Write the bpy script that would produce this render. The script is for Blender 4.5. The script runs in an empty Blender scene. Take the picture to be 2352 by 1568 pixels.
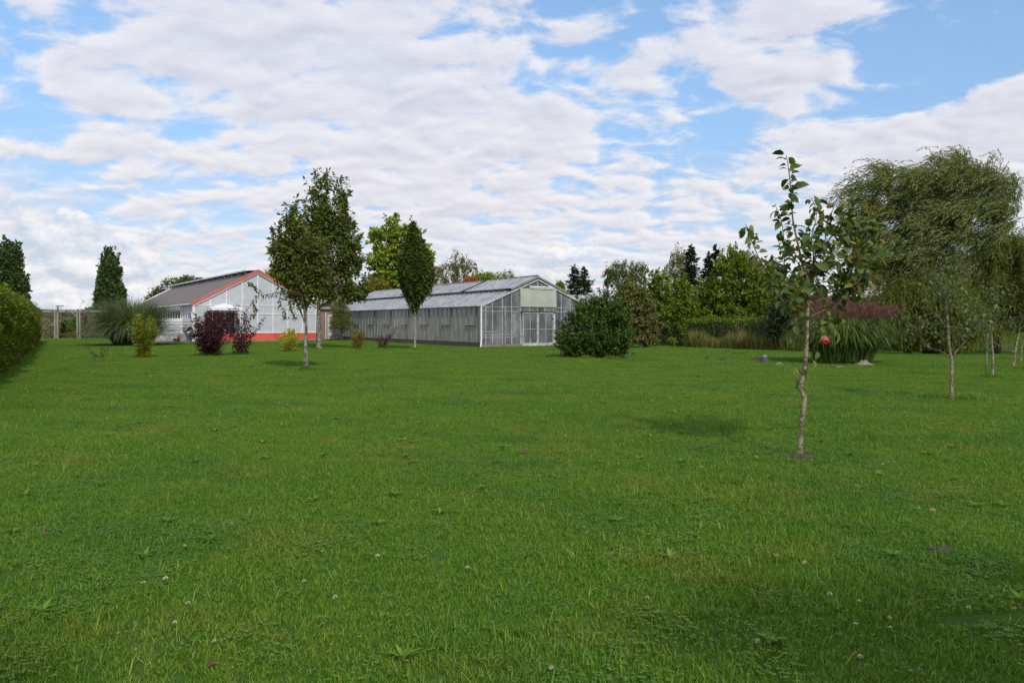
import bpy, math, random
import numpy as np
from mathutils import Vector
R = math.radians
sc = bpy.context.scene
# ------------------------------------------------------------------ camera
F, CX, HY, H = 1750.0, 1176.0, 741.0, 1.6
cam_d = bpy.data.cameras.new('camera'); cam = bpy.data.objects.new('camera', cam_d)
sc.collection.objects.link(cam); sc.camera = cam
cam.location = (0, 0, H); cam.rotation_euler = (R(90), 0, 0)
cam_d.sensor_width = 36; cam_d.lens = 36 * F / 2352
cam_d.shift_y = (HY - 784) / 2352
cam_d.clip_end = 20000; cam_d.clip_start = 0.05
# ------------------------------------------------------------------ sun and sky
SUN_EL, SUN_AZ = R(40), R(160)          # azimuth clockwise from +Y (the view direction)
sd = Vector((math.sin(SUN_AZ) * math.cos(SUN_EL), math.cos(SUN_AZ) * math.cos(SUN_EL), math.sin(SUN_EL)))
sl = bpy.data.lights.new('sun', 'SUN'); sun = bpy.data.objects.new('sun', sl)
sc.collection.objects.link(sun); sun.location = (0, 0, 30)
sl.energy = 2.6; sl.angle = R(2.0); sl.color = (1, .95, .87)
sun.rotation_euler = sd.to_track_quat('Z', 'Y').to_euler()
sc.view_settings.view_transform = 'Standard'; sc.view_settings.look = 'None'
sc.view_settings.exposure = 0.0; sc.view_settings.gamma = 1

class NT:
    def __init__(s, tree): s.t = tree; s.n = tree.nodes; s.l = tree.links
    def node(s, ty, **kw):
        n = s.n.new(ty)
        for k, v in kw.items(): setattr(n, k, v)
        return n
    def put(s, sock, v):
        if hasattr(v, 'is_linked'): s.l.new(v, sock)
        elif v is not None: sock.default_value = v
    def math(s, op, a, b=None, c=None, clamp=False):
        n = s.node('ShaderNodeMath', operation=op, use_clamp=clamp)
        s.put(n.inputs[0], a); s.put(n.inputs[1], b); s.put(n.inputs[2], c); return n.outputs[0]
    def vmath(s, op, a, b=None):
        n = s.node('ShaderNodeVectorMath', operation=op)
        s.put(n.inputs[0], a); s.put(n.inputs[1], b)
        return n.outputs['Value'] if op in ('DISTANCE', 'LENGTH', 'DOT_PRODUCT') else n.outputs[0]
    def noise(s, vec, scale, detail=4, rough=.55, dist=0, dim='3D'):
        n = s.node('ShaderNodeTexNoise', noise_dimensions=dim)
        s.put(n.inputs['Vector'], vec); n.inputs['Scale'].default_value = scale
        n.inputs['Detail'].default_value = detail; n.inputs['Roughness'].default_value = rough
        n.inputs['Distortion'].default_value = dist; return n.outputs['Fac']
    def map(s, v, a, b, c=0., d=1., smooth=True):
        n = s.node('ShaderNodeMapRange', interpolation_type='SMOOTHSTEP' if smooth else 'LINEAR')
        s.put(n.inputs[0], v); n.inputs[1].default_value = a; n.inputs[2].default_value = b
        n.inputs[3].default_value = c; n.inputs[4].default_value = d; return n.outputs[0]
    def mix(s, f, a, b, blend='MIX'):
        n = s.node('ShaderNodeMix', data_type='RGBA', blend_type=blend)
        s.put(n.inputs[0], f)
        s.put(n.inputs[6], (*a, 1) if isinstance(a, tuple) and len(a) == 3 else a)
        s.put(n.inputs[7], (*b, 1) if isinstance(b, tuple) and len(b) == 3 else b)
        return n.outputs[2]
    def ramp(s, f, stops, interp='LINEAR'):
        n = s.node('ShaderNodeValToRGB'); cr = n.color_ramp; cr.interpolation = interp
        while len(cr.elements) < len(stops): cr.elements.new(.5)
        for e, (p, c) in zip(cr.elements, stops): e.position = p; e.color = (*c, 1)
        s.put(n.inputs[0], f); return n.outputs[0]

w = bpy.data.worlds.new('World'); sc.world = w; w.use_nodes = True
T = NT(w.node_tree); T.n.clear()
sky = T.node('ShaderNodeTexSky', sky_type='NISHITA'); sky.sun_disc = False
sky.sun_elevation = SUN_EL; sky.sun_rotation = SUN_AZ; sky.air_density = 1.0; sky.dust_density = 1.0; sky.ozone_density = 1.5
gen = T.node('ShaderNodeTexCoord').outputs['Generated']
sp = T.node('ShaderNodeSeparateXYZ'); T.put(sp.inputs[0], gen)
dx, dy, dz = sp.outputs
zz = T.math('ADD', T.math('MAXIMUM', dz, 0.0), 0.26)
cb = T.node('ShaderNodeCombineXYZ'); T.put(cb.inputs[0], T.math('DIVIDE', dx, zz)); T.put(cb.inputs[1], T.math('DIVIDE', dy, zz))
P = cb.outputs[0]
def skydir(px, py):
    v = Vector(((px - CX) / F, 1, (HY - py) / F)).normalized(); return (v.x, v.y, v.z * 2.0)
st = T.vmath('MULTIPLY', gen, (1, 1, 2.0))
warp = T.node('ShaderNodeTexNoise'); T.put(warp.inputs['Vector'], gen); warp.inputs['Scale'].default_value = 7; warp.inputs['Detail'].default_value = 5
wv = T.vmath('MULTIPLY', T.vmath('SUBTRACT', warp.outputs['Color'], (.5, .5, .5)), (.14, .14, .2))
st = T.vmath('ADD', st, wv)
bias = None
# holes (-) and cloud banks (+): direction of each in the sky, radius, amount
for (px, py, r, a) in [(2230, 60, .26, -.34), (2120, 190, .10, -.26), (2330, 130, .10, -.22), (1440, 40, .10, -.22), (1310, 20, .09, -.2), (1530, 20, .08, -.16),
                       (1600, 300, .12, -.30), (1570, 390, .08, -.22), (1700, 250, .05, -.14), (1600, 150, .03, -.12), (110, 60, .10, -.26), (10, 20, .10, -.2), (40, 245, .11, -.28),
                       (400, 265, .08, -.2), (110, 420, .13, -.24), (520, 530, .09, -.2), (660, 500, .07, -.14), (910, 75, .035, -.14), (1200, 160, .08, -.24), (1300, 200, .06, -.2), (380, 170, .05, -.14), (980, 190, .04, -.12),
                       (2020, 370, .14, .16), (1880, 150, .11, .2), (1760, 60, .09, .16), (1760, 200, .07, .16), (2300, 300, .16, .2), (2180, 330, .12, .14),
                       (700, 120, .34, .14), (900, 330, .3, .14), (400, 90, .15, .1), (1250, 300, .14, .12), (150, 130, .07, .12), (300, 340, .10, .08), (1050, 480, .2, .1), (1420, 150, .06, .12)]:
    dd = T.vmath('DISTANCE', st, skydir(px, py))
    v = T.map(dd, 0, r, a * (.8 if a < 0 else 1), 0)
    bias = v if bias is None else T.math('ADD', bias, v)
Pw = T.vmath('MULTIPLY', P, (1.0, 1.25, 1))
n1 = T.noise(Pw, 6.2, 8, .56, .3)
off = T.vmath('ADD', Pw, (.01, -.04, 0))
n1b = T.noise(off, 6.2, 4, .52, .3); n1c = T.noise(Pw, 6.2, 4, .52, .3)
nb = T.noise(P, .7, 3, .5)
dens0 = T.math('ADD', T.math('ADD', T.math('ADD', .035, T.math('MULTIPLY', T.math('SUBTRACT', n1, .5), 1.3)), .5), T.math('ADD', bias, T.math('MULTIPLY', T.math('SUBTRACT', nb, .5), .2)))
dens = T.map(dens0, .34, .60)
hor = T.map(dz, .05, .27, .95, 0)                       # more cloud towards the horizon
dens = T.math('MAXIMUM', dens, T.math('MULTIPLY', T.map(T.math('ADD', n1, T.math('MULTIPLY', bias, .5)), .30, .55), hor))
dens = T.math('ADD', T.math('MULTIPLY', dens, .88), T.map(dz, .0, .35, .34, .05))
relief = T.math('ADD', T.math('MULTIPLY', T.math('ADD', T.math('SUBTRACT', n1c, n1b), T.math('MULTIPLY', T.math('SUBTRACT', n1, n1c), .6)), 3.0), .55, clamp=True)
thick = T.map(dens0, .5, .9, 0, .5)
br = T.math('SUBTRACT', T.math('ADD', .34, T.math('MULTIPLY', relief, .62)), T.math('MULTIPLY', thick, .45), clamp=True)
ccol = T.ramp(br, [(0, (.56, .59, .69)), (.45, (.725, .73, .81)), (1, (.92, .91, .94))])
# low heaped clouds
sq = T.vmath('MULTIPLY', gen, (1, 1, 1.9))
m1 = T.noise(sq, 9, 8, .6, .1); m2 = T.noise(T.vmath('ADD', sq, (.004, 0, .02)), 9, 8, .6, .1)
m_az = T.vmath('DISTANCE', st, skydir(200, 570))
m_b2 = T.vmath('DISTANCE', st, skydir(1200, 640))
md = T.math('ADD', T.math('ADD', m1, T.map(dz, .01, .16, .0, -.30, False)), T.math('ADD', T.map(m_az, .0, .20, .24, 0), T.map(m_b2, .0, .16, .10, 0)))
mdn = T.map(md, .44, .52)
mr = T.math('ADD', T.math('MULTIPLY', T.math('SUBTRACT', m1, m2), 6), .5, clamp=True)
mcol = T.ramp(mr, [(0, (.60, .66, .77)), (.5, (.78, .80, .86)), (1, (.98, .96, .95))])
ccol = T.mix(mdn, ccol, mcol)
dens = T.math('MAXIMUM', dens, T.math('MULTIPLY', mdn, .9))
bg1 = T.node('ShaderNodeBackground'); bg1.inputs[1].default_value = .12
skc = T.mix(1.0, sky.outputs[0], T.ramp(T.map(dz, 0, .4), [(0, (.80, .92, 1.15)), (.3, (.84, 1.0, 1.18)), (.6, (1.02, 1.28, 1.45)), (1, (1.42, 1.64, 1.72))]), 'MULTIPLY')
T.put(bg1.inputs[0], skc)
bg2 = T.node('ShaderNodeBackground'); bg2.inputs[1].default_value = 1.0
T.put(bg2.inputs[0], ccol)
mx = T.node('ShaderNodeMixShader'); T.put(mx.inputs[0], T.math('MULTIPLY', dens, .96))
T.l.new(bg1.outputs[0], mx.inputs[1]); T.l.new(bg2.outputs[0], mx.inputs[2])
T.l.new(mx.outputs[0], T.node('ShaderNodeOutputWorld').inputs[0])

# ------------------------------------------------------------------ helpers
def sm(a, b, x):
    t = np.clip((x - a) / (b - a), 0, 1); return t * t * (3 - 2 * t)
def gh(x, y):
    """height of the ground"""
    x = np.asarray(x, float); y = np.asarray(y, float)
    d = (x - 7.2) * .705 + (y - 51.9) * .709
    z = -.30 * sm(0, 4, d) * sm(5, 10, x) * (1 - sm(60, 90, y)) + 1.0 * sm(10, 34, d) * sm(17, 25, x)
    z = z + .02 * np.sin(x * .55 + 1) * np.sin(y * .4) * sm(3, 8, y)
    return z
def ghf(x, y): return float(gh(x, y))
def G(px, py):
    """ground point seen at a pixel of the photograph (2352 wide)"""
    Y = H * F / (py - HY)
    for _ in range(8):
        z = ghf((px - CX) / F * Y, Y); Y = .5 * Y + .5 * (H - z) * F / (py - HY)
    x = (px - CX) / F * Y; return Vector((x, Y, ghf(x, Y)))
def W3(px, py, Y): return Vector(((px - CX) / F * Y, Y, H - (py - HY) / F * Y))
C = sc.collection
def setp(o, label=None, cat=None, group=None, kind=None):
    if label: o['label'] = label
    if cat: o['category'] = cat
    if group: o['group'] = group
    if kind: o['kind'] = kind
    return o
def empty(name, loc, label, cat, group=None, rz=0):
    o = bpy.data.objects.new(name, None); C.objects.link(o); o.location = loc; o.rotation_euler = (0, 0, rz)
    o.empty_display_size = .2
    return setp(o, label, cat, group)
def npmesh(name, V, Fc, mat, parent=None, smooth=False, link=True):
    """V (n,3) world (or parent-local) coordinates; Fc (m,k)"""
    V = np.asarray(V, np.float32).reshape(-1, 3); Fc = np.asarray(Fc, np.int32)
    me = bpy.data.meshes.new(name)
    k = Fc.shape[1]; m = len(Fc)
    me.vertices.add(len(V)); me.vertices.foreach_set('co', V.ravel())
    me.loops.add(m * k); me.loops.foreach_set('vertex_index', Fc.ravel())
    me.polygons.add(m); me.polygons.foreach_set('loop_start', np.arange(0, m * k, k, dtype=np.int32))
    me.polygons.foreach_set('loop_total', np.full(m, k, np.int32))
    if smooth: me.polygons.foreach_set('use_smooth', np.ones(m, bool))
    me.update(calc_edges=True); me.materials.append(mat)
    o = bpy.data.objects.new(name, me)
    if link: C.objects.link(o)
    if parent: o.parent = parent
    return o
class MB:
    def __init__(s): s.v = []; s.f = []
    def add(s, vs, fs):
        n = len(s.v); s.v += [tuple(v) for v in vs]; s.f += [tuple(i + n for i in f) for f in fs]; return s
    def hexa(s, p):  # 8 points, bottom 4 ccw, top 4 ccw
        return s.add(p, [(0, 3, 2, 1), (4, 5, 6, 7), (0, 1, 5, 4), (1, 2, 6, 5), (2, 3, 7, 6), (3, 0, 4, 7)])
    def box(s, x0, y0, z0, x1, y1, z1):
        return s.hexa([(x0, y0, z0), (x1, y0, z0), (x1, y1, z0), (x0, y1, z0), (x0, y0, z1), (x1, y0, z1), (x1, y1, z1), (x0, y1, z1)])
    def bar(s, a, b, w, h=None, up=(0, 0, 1)):
        """a box-section bar from a to b"""
        h = h or w; a = Vector(a); b = Vector(b); d = (b - a).normalized(); u = Vector(up)
        if abs(d.dot(u)) > .98: u = Vector((1, 0, 0))
        sdv = d.cross(u).normalized() * w / 2; uu = sdv.normalized().cross(d).normalized() * h / 2
        return s.hexa([a - sdv - uu, a + sdv - uu, b + sdv - uu, b - sdv - uu, a - sdv + uu, a + sdv + uu, b + sdv + uu, b - sdv + uu])
    def tube(s, pts, rad, k=8, cap=True):
        pts = [Vector(p) for p in pts]; n = len(pts); rad = rad if hasattr(rad, '__len__') else [rad] * n
        u = None; vs = []
        for i, p in enumerate(pts):
            d = (pts[min(i + 1, n - 1)] - pts[max(i - 1, 0)])
            d = d.normalized() if d.length > 1e-9 else Vector((0, 0, 1))
            if u is None: u = d.orthogonal().normalized()
            u = (u - d * u.dot(d)); u = u.normalized() if u.length > 1e-6 else d.orthogonal().normalized(); v = d.cross(u)
            for j in range(k):
                a = 2 * math.pi * j / k; vs.append(p + (u * math.cos(a) + v * math.sin(a)) * rad[i])
        fs = [(i * k + j, i * k + (j + 1) % k, (i + 1) * k + (j + 1) % k, (i + 1) * k + j) for i in range(n - 1) for j in range(k)]
        if cap: fs += [tuple(reversed(range(k))), tuple((n - 1) * k + j for j in range(k))]
        return s.add(vs, fs)
    def lathe(s, prof, k=24, c=(0, 0, 0)):
        vs = [(c[0] + r * math.cos(2 * math.pi * j / k), c[1] + r * math.sin(2 * math.pi * j / k), c[2] + z) for r, z in prof for j in range(k)]
        return s.add(vs, [(i * k + j, i * k + (j + 1) % k, (i + 1) * k + (j + 1) % k, (i + 1) * k + j) for i in range(len(prof) - 1) for j in range(k)])
    def build(s, name, mat, parent=None, smooth=False, tf=None):
        me = bpy.data.meshes.new(name)
        v = [tuple(tf(*p)) for p in s.v] if tf else s.v
        me.from_pydata(v, [], s.f); me.update()
        if tf or True:
            import bmesh
            b = bmesh.new(); b.from_mesh(me); bmesh.ops.recalc_face_normals(b, faces=b.faces); b.to_mesh(me); b.free()
        if smooth:
            for p in me.polygons: p.use_smooth = True
        me.materials.append(mat); o = bpy.data.objects.new(name, me); C.objects.link(o)
        if parent: o.parent = parent
        return o
def spline(pts, n=6):
    pts = [Vector(p) for p in pts]; out = []
    if len(pts) < 3: return pts
    for i in range(len(pts) - 1):
        p0 = pts[max(i - 1, 0)]; p1 = pts[i]; p2 = pts[i + 1]; p3 = pts[min(i + 2, len(pts) - 1)]
        for k in range(n):
            t = k / n
            out.append(.5 * ((2 * p1) + (p2 - p0) * t + (2 * p0 - 5 * p1 + 4 * p2 - p3) * t * t + (-p0 + 3 * p1 - 3 * p2 + p3) * t ** 3))
    out.append(pts[-1]); return out

# ------------------------------------------------------------------ materials
def mat(name, col, rough=.7, col2=None, scale=3, bump=0, bscale=40, metal=0, spec=.5, stretch=(1, 1, 1), lo=.35, hi=.65):
    m = bpy.data.materials.new(name); m.use_nodes = True; t = NT(m.node_tree)
    b = t.n['Principled BSDF']; b.inputs['Roughness'].default_value = rough; b.inputs['Metallic'].default_value = metal
    b.inputs['Specular IOR Level'].default_value = spec
    tc = t.node('ShaderNodeTexCoord').outputs['Object']; tc = t.vmath('MULTIPLY', tc, stretch)
    if col2:
        f = t.map(t.noise(tc, scale, 6, .6), lo, hi); t.put(b.inputs['Base Color'], t.mix(f, col, col2))
    else: b.inputs['Base Color'].default_value = (*col, 1)
    if bump:
        bn = t.node('ShaderNodeBump'); bn.inputs['Strength'].default_value = bump; bn.inputs['Distance'].default_value = .02
        t.put(bn.inputs['Height'], t.noise(tc, bscale, 5, .6)); t.l.new(bn.outputs[0], b.inputs['Normal'])
    return m
def leafmat(name, cols, transl=.3, rough=.55, under=None, nscale=.8, spec=.2, gain=1.55):
    """cols: (position, colour) stops picked at random per leaf; a broad natural mottling on top"""
    m = bpy.data.materials.new(name); m.use_nodes = True; t = NT(m.node_tree)
    b = t.n['Principled BSDF']; b.inputs['Roughness'].default_value = rough; b.inputs['Specular IOR Level'].default_value = spec
    g = t.node('ShaderNodeNewGeometry')
    f = t.math('ADD', t.math('MULTIPLY', g.outputs['Random Per Island'], .8), t.math('MULTIPLY', t.noise(g.outputs['Position'], nscale, 3), .4))
    f = t.math('SUBTRACT', f, .1, clamp=True); k_ = gain
    cols = [(p_, (c_[0] * k_ * 1.12, c_[1] * k_, c_[2] * k_ * .8)) for p_, c_ in cols]
    c = t.ramp(f, cols)
    if under: c = t.mix(g.outputs['Backfacing'], c, t.mix(.6, c, under))
    t.put(b.inputs['Base Color'], c)
    tr = t.node('ShaderNodeBsdfTranslucent'); t.put(tr.inputs[0], t.mix(1., c, (1.3, 1.25, .5), 'MULTIPLY'))
    ms = t.node('ShaderNodeMixShader'); ms.inputs[0].default_value = transl
    t.l.new(b.outputs[0], ms.inputs[1]); t.l.new(tr.outputs[0], ms.inputs[2])
    t.l.new(ms.outputs[0], t.n['Material Output'].inputs[0]); return m

M = {}
M['bark_grey'] = mat('bark_grey', (.085, .075, .055), .9, (.27, .26, .21), 9, .8, 30, stretch=(1, 1, .6), lo=.42, hi=.6)
M['bark_dark'] = mat('bark_dark', (.05, .04, .03), .9, (.11, .09, .07), 10, .6, 30, stretch=(1, 1, .35))
M['bark_apple'] = mat('bark_apple', (.10, .075, .04), .8, (.33, .28, .19), 22, .6, 60, stretch=(1, 1, 1.2), lo=.42, hi=.6)
M['bark_birch'] = mat('bark_birch', (.45, .43, .38), .8, (.2, .18, .15), 3, .3, 20)
M['twig'] = mat('twig', (.09, .05, .045), .7, (.16, .10, .08), 8)
M['twig_dark'] = mat('twig_dark', (.04, .025, .03), .7)
M['white_paint'] = mat('white_paint', (.78, .78, .8), .45, (.68, .68, .70), 1.5)
M['white_dirty'] = mat('white_dirty', (.54, .54, .52), .55, (.33, .34, .31), 2.5)
M['alu'] = mat('alu', (.42, .43, .45), .45, (.28, .29, .29), 2, metal=.3)
M['panel_grey'] = mat('panel_grey', (.47, .49, .515), .5, (.42, .44, .465), 2.2, spec=.25)
M['red'] = mat('red', (.62, .10, .07), .6, (.46, .075, .055), 1.2, spec=.3)
M['red_fascia'] = mat('red_fascia', (.46, .135, .10), .6, (.38, .11, .085), 1.0)
M['roof_cloth'] = mat('roof_cloth', (.165, .135, .13), .85, (.14, .115, .112), .8, .25, 4)
M['dark'] = mat('dark', (.03, .03, .032), .6, (.05, .05, .05), 2)
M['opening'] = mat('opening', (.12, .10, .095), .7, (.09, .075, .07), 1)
M['lavender_shade'] = mat('lavender_shade', (.50, .48, .56), .6, (.44, .42, .50), 1.2)  # pale base wall with the lavender tint of its shade in the colour
M['brick'] = None
M['concrete'] = mat('concrete', (.33, .31, .29), .9, (.24, .23, .21), 3, .3, 30)
M['wood_old'] = mat('wood_old', (.05, .045, .042), .9, (.13, .12, .11), 6, .5, 40, stretch=(.3, .3, 3))
M['wood_grey'] = mat('wood_grey', (.20, .18, .16), .85, (.30, .27, .24), 5, .4, 30, stretch=(2, 2, .4))
M['tile_orange'] = mat('tile_orange', (.42, .17, .09), .8, (.30, .12, .07), 4)
M['soil'] = mat('soil', (.040, .028, .017), .95, (.085, .062, .038), 12, 1, 30)
M['soil_light'] = mat('soil_light', (.25, .20, .15), .95, (.16, .13, .10), 8, 1, 30)
M['stone'] = mat('stone', (.33, .27, .22), .9, (.24, .20, .16), 5, .6, 30)
def brick(name, c1, c2, mortar, sc_=4):
    m = mat(name, c1, .85); t = NT(m.node_tree); b = t.n['Principled BSDF']
    br_ = t.node('ShaderNodeTexBrick'); tc = t.node('ShaderNodeTexCoord').outputs['Object']
    s3 = t.node('ShaderNodeSeparateXYZ'); t.put(s3.inputs[0], tc)
    cb_ = t.node('ShaderNodeCombineXYZ'); t.put(cb_.inputs[0], t.math('ADD', s3.outputs[0], s3.outputs[1])); t.put(cb_.inputs[1], s3.outputs[2])
    t.put(br_.inputs['Vector'], cb_.outputs[0]); br_.inputs['Scale'].default_value = sc_
    br_.inputs['Color1'].default_value = (*c1, 1); br_.inputs['Color2'].default_value = (*c2, 1); br_.inputs['Mortar'].default_value = (*mortar, 1)
    br_.inputs['Mortar Size'].default_value = .03; t.l.new(br_.outputs[0], b.inputs['Base Color']); return m
M['brick'] = brick('brick', (.27, .13, .10), (.21, .10, .08), (.28, .24, .21))
M['brick_dark'] = brick('brick_dark', (.08, .06, .05), (.06, .045, .04), (.09, .08, .07), 3)
def dirty_glass(name, col, col2, opac_lo, opac_hi, rough=.25, nsc=1.2, stretch=(1, 1, .35)):
    m = bpy.data.materials.new(name); m.use_nodes = True; t = NT(m.node_tree)
    b = t.n['Principled BSDF']; b.inputs['Roughness'].default_value = rough; b.inputs['Specular IOR Level'].default_value = .8
    tc = t.vmath('MULTIPLY', t.node('ShaderNodeTexCoord').outputs['Object'], stretch)
    n = t.noise(tc, nsc, 6, .62)
    isl = t.node('ShaderNodeNewGeometry').outputs['Random Per Island']
    t.put(b.inputs['Base Color'], t.mix(t.math('ADD', t.math('MULTIPLY', isl, .35), t.map(n, .35, .65, 0, .65)), col, col2))
    tr = t.node('ShaderNodeBsdfTransparent'); tr.inputs[0].default_value = (.86, .9, .88, 1)
    ms = t.node('ShaderNodeMixShader')
    t.put(ms.inputs[0], t.math('ADD', t.map(n, .3, .7, opac_lo, opac_hi), t.math('MULTIPLY', isl, .06), clamp=True))
    t.l.new(tr.outputs[0], ms.inputs[1]); t.l.new(b.outputs[0], ms.inputs[2]); t.l.new(ms.outputs[0], t.n['Material Output'].inputs[0]); return m
M['glass_side'] = dirty_glass('glass_side', (.20, .215, .185), (.29, .30, .285), .90, 1.0, .3)
M['glass_front'] = dirty_glass('glass_front', (.26, .29, .31), (.33, .36, .38), .22, .60, .15)
M['glass_roof'] = dirty_glass('glass_roof', (.24, .255, .27), (.40, .42, .45), .88, 1.0, .32)
M['glass_dark'] = dirty_glass('glass_dark', (.06, .065, .07), (.10, .10, .105), .7, .95, .1)
M['bark_ivy'] = mat('bark_ivy', (.30, .29, .24), .9, (.20, .19, .14), 6, .4, 30)

# ------------------------------------------------------------------ leaf machinery
rng = np.random.default_rng(7)
def unit(v): return v / np.maximum(np.linalg.norm(v, axis=-1, keepdims=True), 1e-9)
TQ = (np.array([[0, 0, 0], [.5, .5, .0], [1, 0, 0], [.5, -.5, 0]]), np.array([[0, 1, 2, 3]]))
TL = (np.array([[0, 0, 0], [.45, .5, .08], [1, 0, -.12], [.45, -.5, .08], [.5, 0, 0]]), np.array([[0, 4, 2, 1], [0, 3, 2, 4]]))
_u = [0, .12, .4, .75, 1.0]; _w = [.0, .32, .5, .36, .0]; _c = [0, .02, .03, -.07, -.25]
TA = (np.array([[u_, s * w_, c_ + abs(s) * .10 * (w_ * 2)] for u_, w_, c_ in zip(_u, _w, _c) for s in (-1, 0, 1)]),
      np.array([[i * 3 + j, i * 3 + j + 1, i * 3 + j + 4, i * 3 + j + 3] for i in range(4) for j in range(2)]))
def leaves(Pp, D, N, L, Wd, tmpl=TQ):
    D = unit(D); S = unit(np.cross(N, D)); N = np.cross(D, S)
    tv, tf = tmpl; n = len(Pp); L = np.broadcast_to(L, n)[:, None, None]; Wd = np.broadcast_to(Wd, n)[:, None, None]
    V = Pp[:, None] + D[:, None] * tv[None, :, :1] * L + S[:, None] * tv[None, :, 1:2] * Wd + N[:, None] * tv[None, :, 2:3] * L
    k = len(tv); Fc = (tf[None] + (np.arange(n) * k)[:, None, None]).reshape(-1, tf.shape[1])
    return V.reshape(-1, 3), Fc
def rdir(n, r=rng): return unit(r.normal(size=(n, 3)))
SPRAY = [0, 0, 1]
def crown_pts(r, blobs, Y, nclump, cr, per, flat=.75, shell=.5):
    """blobs: px,py,rx,ry in photo pixels at depth Y -> leaf points, outward directions, clump centres"""
    B = []
    for b in blobs:
        c = W3(b[0], b[1], Y); k = Y / F
        dy = b[4] if len(b) > 4 else 0
        B.append((c.x, c.y + dy, c.z, b[2] * k, min(b[2], b[3] * 1.3) * k, b[3] * k))
    B = np.array(B); wts = (B[:, 3] * B[:, 5]) ** 1.1; wts /= wts.sum()
    bi = r.choice(len(B), nclump, p=wts)
    d = rdir(nclump, r); rad = shell + (1 - shell) * r.random(nclump) ** .7
    cen = B[bi, :3] + d * B[bi, 3:] * rad[:, None]
    crr = cr * np.exp(r.normal(size=nclump) * .35)
    ci = np.repeat(np.arange(nclump), per); n = len(ci)
    q = rdir(n, r) * (r.random(n) ** .45)[:, None] * crr[ci][:, None]; q[:, 2] *= flat
    if SPRAY[0]:
        sa = unit(d * (SPRAY[2] if len(SPRAY) > 2 else 1) + np.array([0, 0, SPRAY[1]]) + r.normal(size=d.shape) * .15); u_ = r.random(n)
        ln_ = crr[ci] * SPRAY[0] * (.6 + .9 * r.random(nclump))[ci]
        q = q * (.95 - .75 * u_)[:, None] * .62 + sa[ci] * ((u_ - .5) * ln_)[:, None]
    P_ = cen[ci] + q
    out = unit(d[ci] * B[bi[ci], 3:] * .6 / B[bi[ci], 3:].mean(axis=1, keepdims=True) + unit(q) * .6)
    return P_, out, cen, B
def limbs(mb, r, base, top, r0, cens, n, k=5, start=.35):
    base = Vector(base); top = Vector(top)
    idx = r.choice(len(cens), min(n, len(cens)), replace=False)
    for i in idx:
        c = Vector(cens[i]); t = start + (1 - start) * r.random() * .9
        h_ = (c.z - base.z) / max(top.z - base.z, .1); t = min(max(h_ - .25, start), .93)
        p0 = base.lerp(top, t); rr = r0 * (1 - .8 * t) * .45
        mid = p0.lerp(c, .5) + Vector((0, 0, .12 * (c - p0).length))
        mb.tube(spline([p0, mid, c], 3), list(np.linspace(rr, rr * .15, 7)), k, cap=False)
def tree(name, label, cat, base, blobs, Y, lm, leaf, nclump, cr, per, trunk_r, trunk_top, tm='bark_dark', group=None, seed=1,
         asp=.55, tmpl=TQ, droop=.25, up=.0, nl=18, shell=.5, flat=.75, trunk_pts=None, size_var=.3, root_as=None, spray=(0, 0, 1)):
    SPRAY[:] = spray
    r = np.random.default_rng(seed)
    e = root_as or empty(name, base, label, cat, group)
    L0 = np.array(base)
    P_, out, cen, B = crown_pts(r, blobs, Y, nclump, cr, per, flat, shell)
    n = len(P_)
    D = unit(out * .7 + rdir(n, r) * .8 + np.array([0, 0, up - droop])); N = unit(rdir(n, r) * .8 + np.array([0, -.3, .8]))
    sz = leaf * np.exp(r.normal(size=n) * size_var)
    V, Fc = leaves(P_, D, N, sz, sz * asp, tmpl)
    npmesh('crown', V - L0, Fc, lm, e)
    mb = MB(); top = Vector(trunk_top)
    pts = [Vector(base) - Vector((0, 0, .15))] + ([Vector(p) for p in trunk_pts] if trunk_pts else [Vector(base).lerp(top, .4) + Vector((trunk_r * .6, 0, 0))]) + [top]
    pp = spline(pts, 5); rr = list(np.linspace(trunk_r, trunk_r * .25, len(pp))); rr[0] *= 1.35
    mb.tube(pp, rr, 10); limbs(mb, r, base, top, trunk_r, cen, nl)
    mb.v = [(a - L0[0], b - L0[1], c - L0[2]) for a, b, c in mb.v]
    mb.build('trunk', M[tm], e, smooth=True)
    return e
# ================================================================== SETTING
def lawn_mat():
    m = bpy.data.materials.new('lawn_ground'); m.use_nodes = True; t = NT(m.node_tree)
    b = t.n['Principled BSDF']; b.inputs['Roughness'].default_value = .95; b.inputs['Specular IOR Level'].default_value = .1
    pos = t.node('ShaderNodeNewGeometry').outputs['Position']
    a = t.noise(pos, .35, 5, .6); c = t.noise(pos, 2.2, 6, .65); d = t.noise(pos, 18, 5, .7)
    col = t.mix(t.map(a, .35, .65), (.055, .125, .014), (.085, .165, .022))
    col = t.mix(t.map(c, .55, .72, 0, .6), col, (.125, .150, .035))
    col = t.mix(t.map(d, .35, .65, 0, .6), col, (.040, .095, .012))
    t.put(b.inputs['Base Color'], col)
    bn = t.node('ShaderNodeBump'); bn.inputs['Strength'].default_value = .8; bn.inputs['Distance'].default_value = .05
    t.put(bn.inputs['Height'], t.noise(pos, 25, 6, .7)); t.l.new(bn.outputs[0], b.inputs['Normal']); return m
M['lawn_ground'] = lawn_mat()
xs = np.concatenate([[-6000, -2500, -1000, -400, -200, -120, -80], np.arange(-60, 60.1, 1.0), [80, 120, 200, 400, 1000, 2500, 6000]])
ys = np.concatenate([[-600, -200, -60, -20], np.arange(-10, 100.1, 1.0), [120, 160, 250, 400, 800, 2000, 5000, 9000]])
X, Yg = np.meshgrid(xs, ys); Z = gh(X, Yg)
V = np.stack([X, Yg, Z], -1).reshape(-1, 3); nx = len(xs); ny = len(ys)
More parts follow.
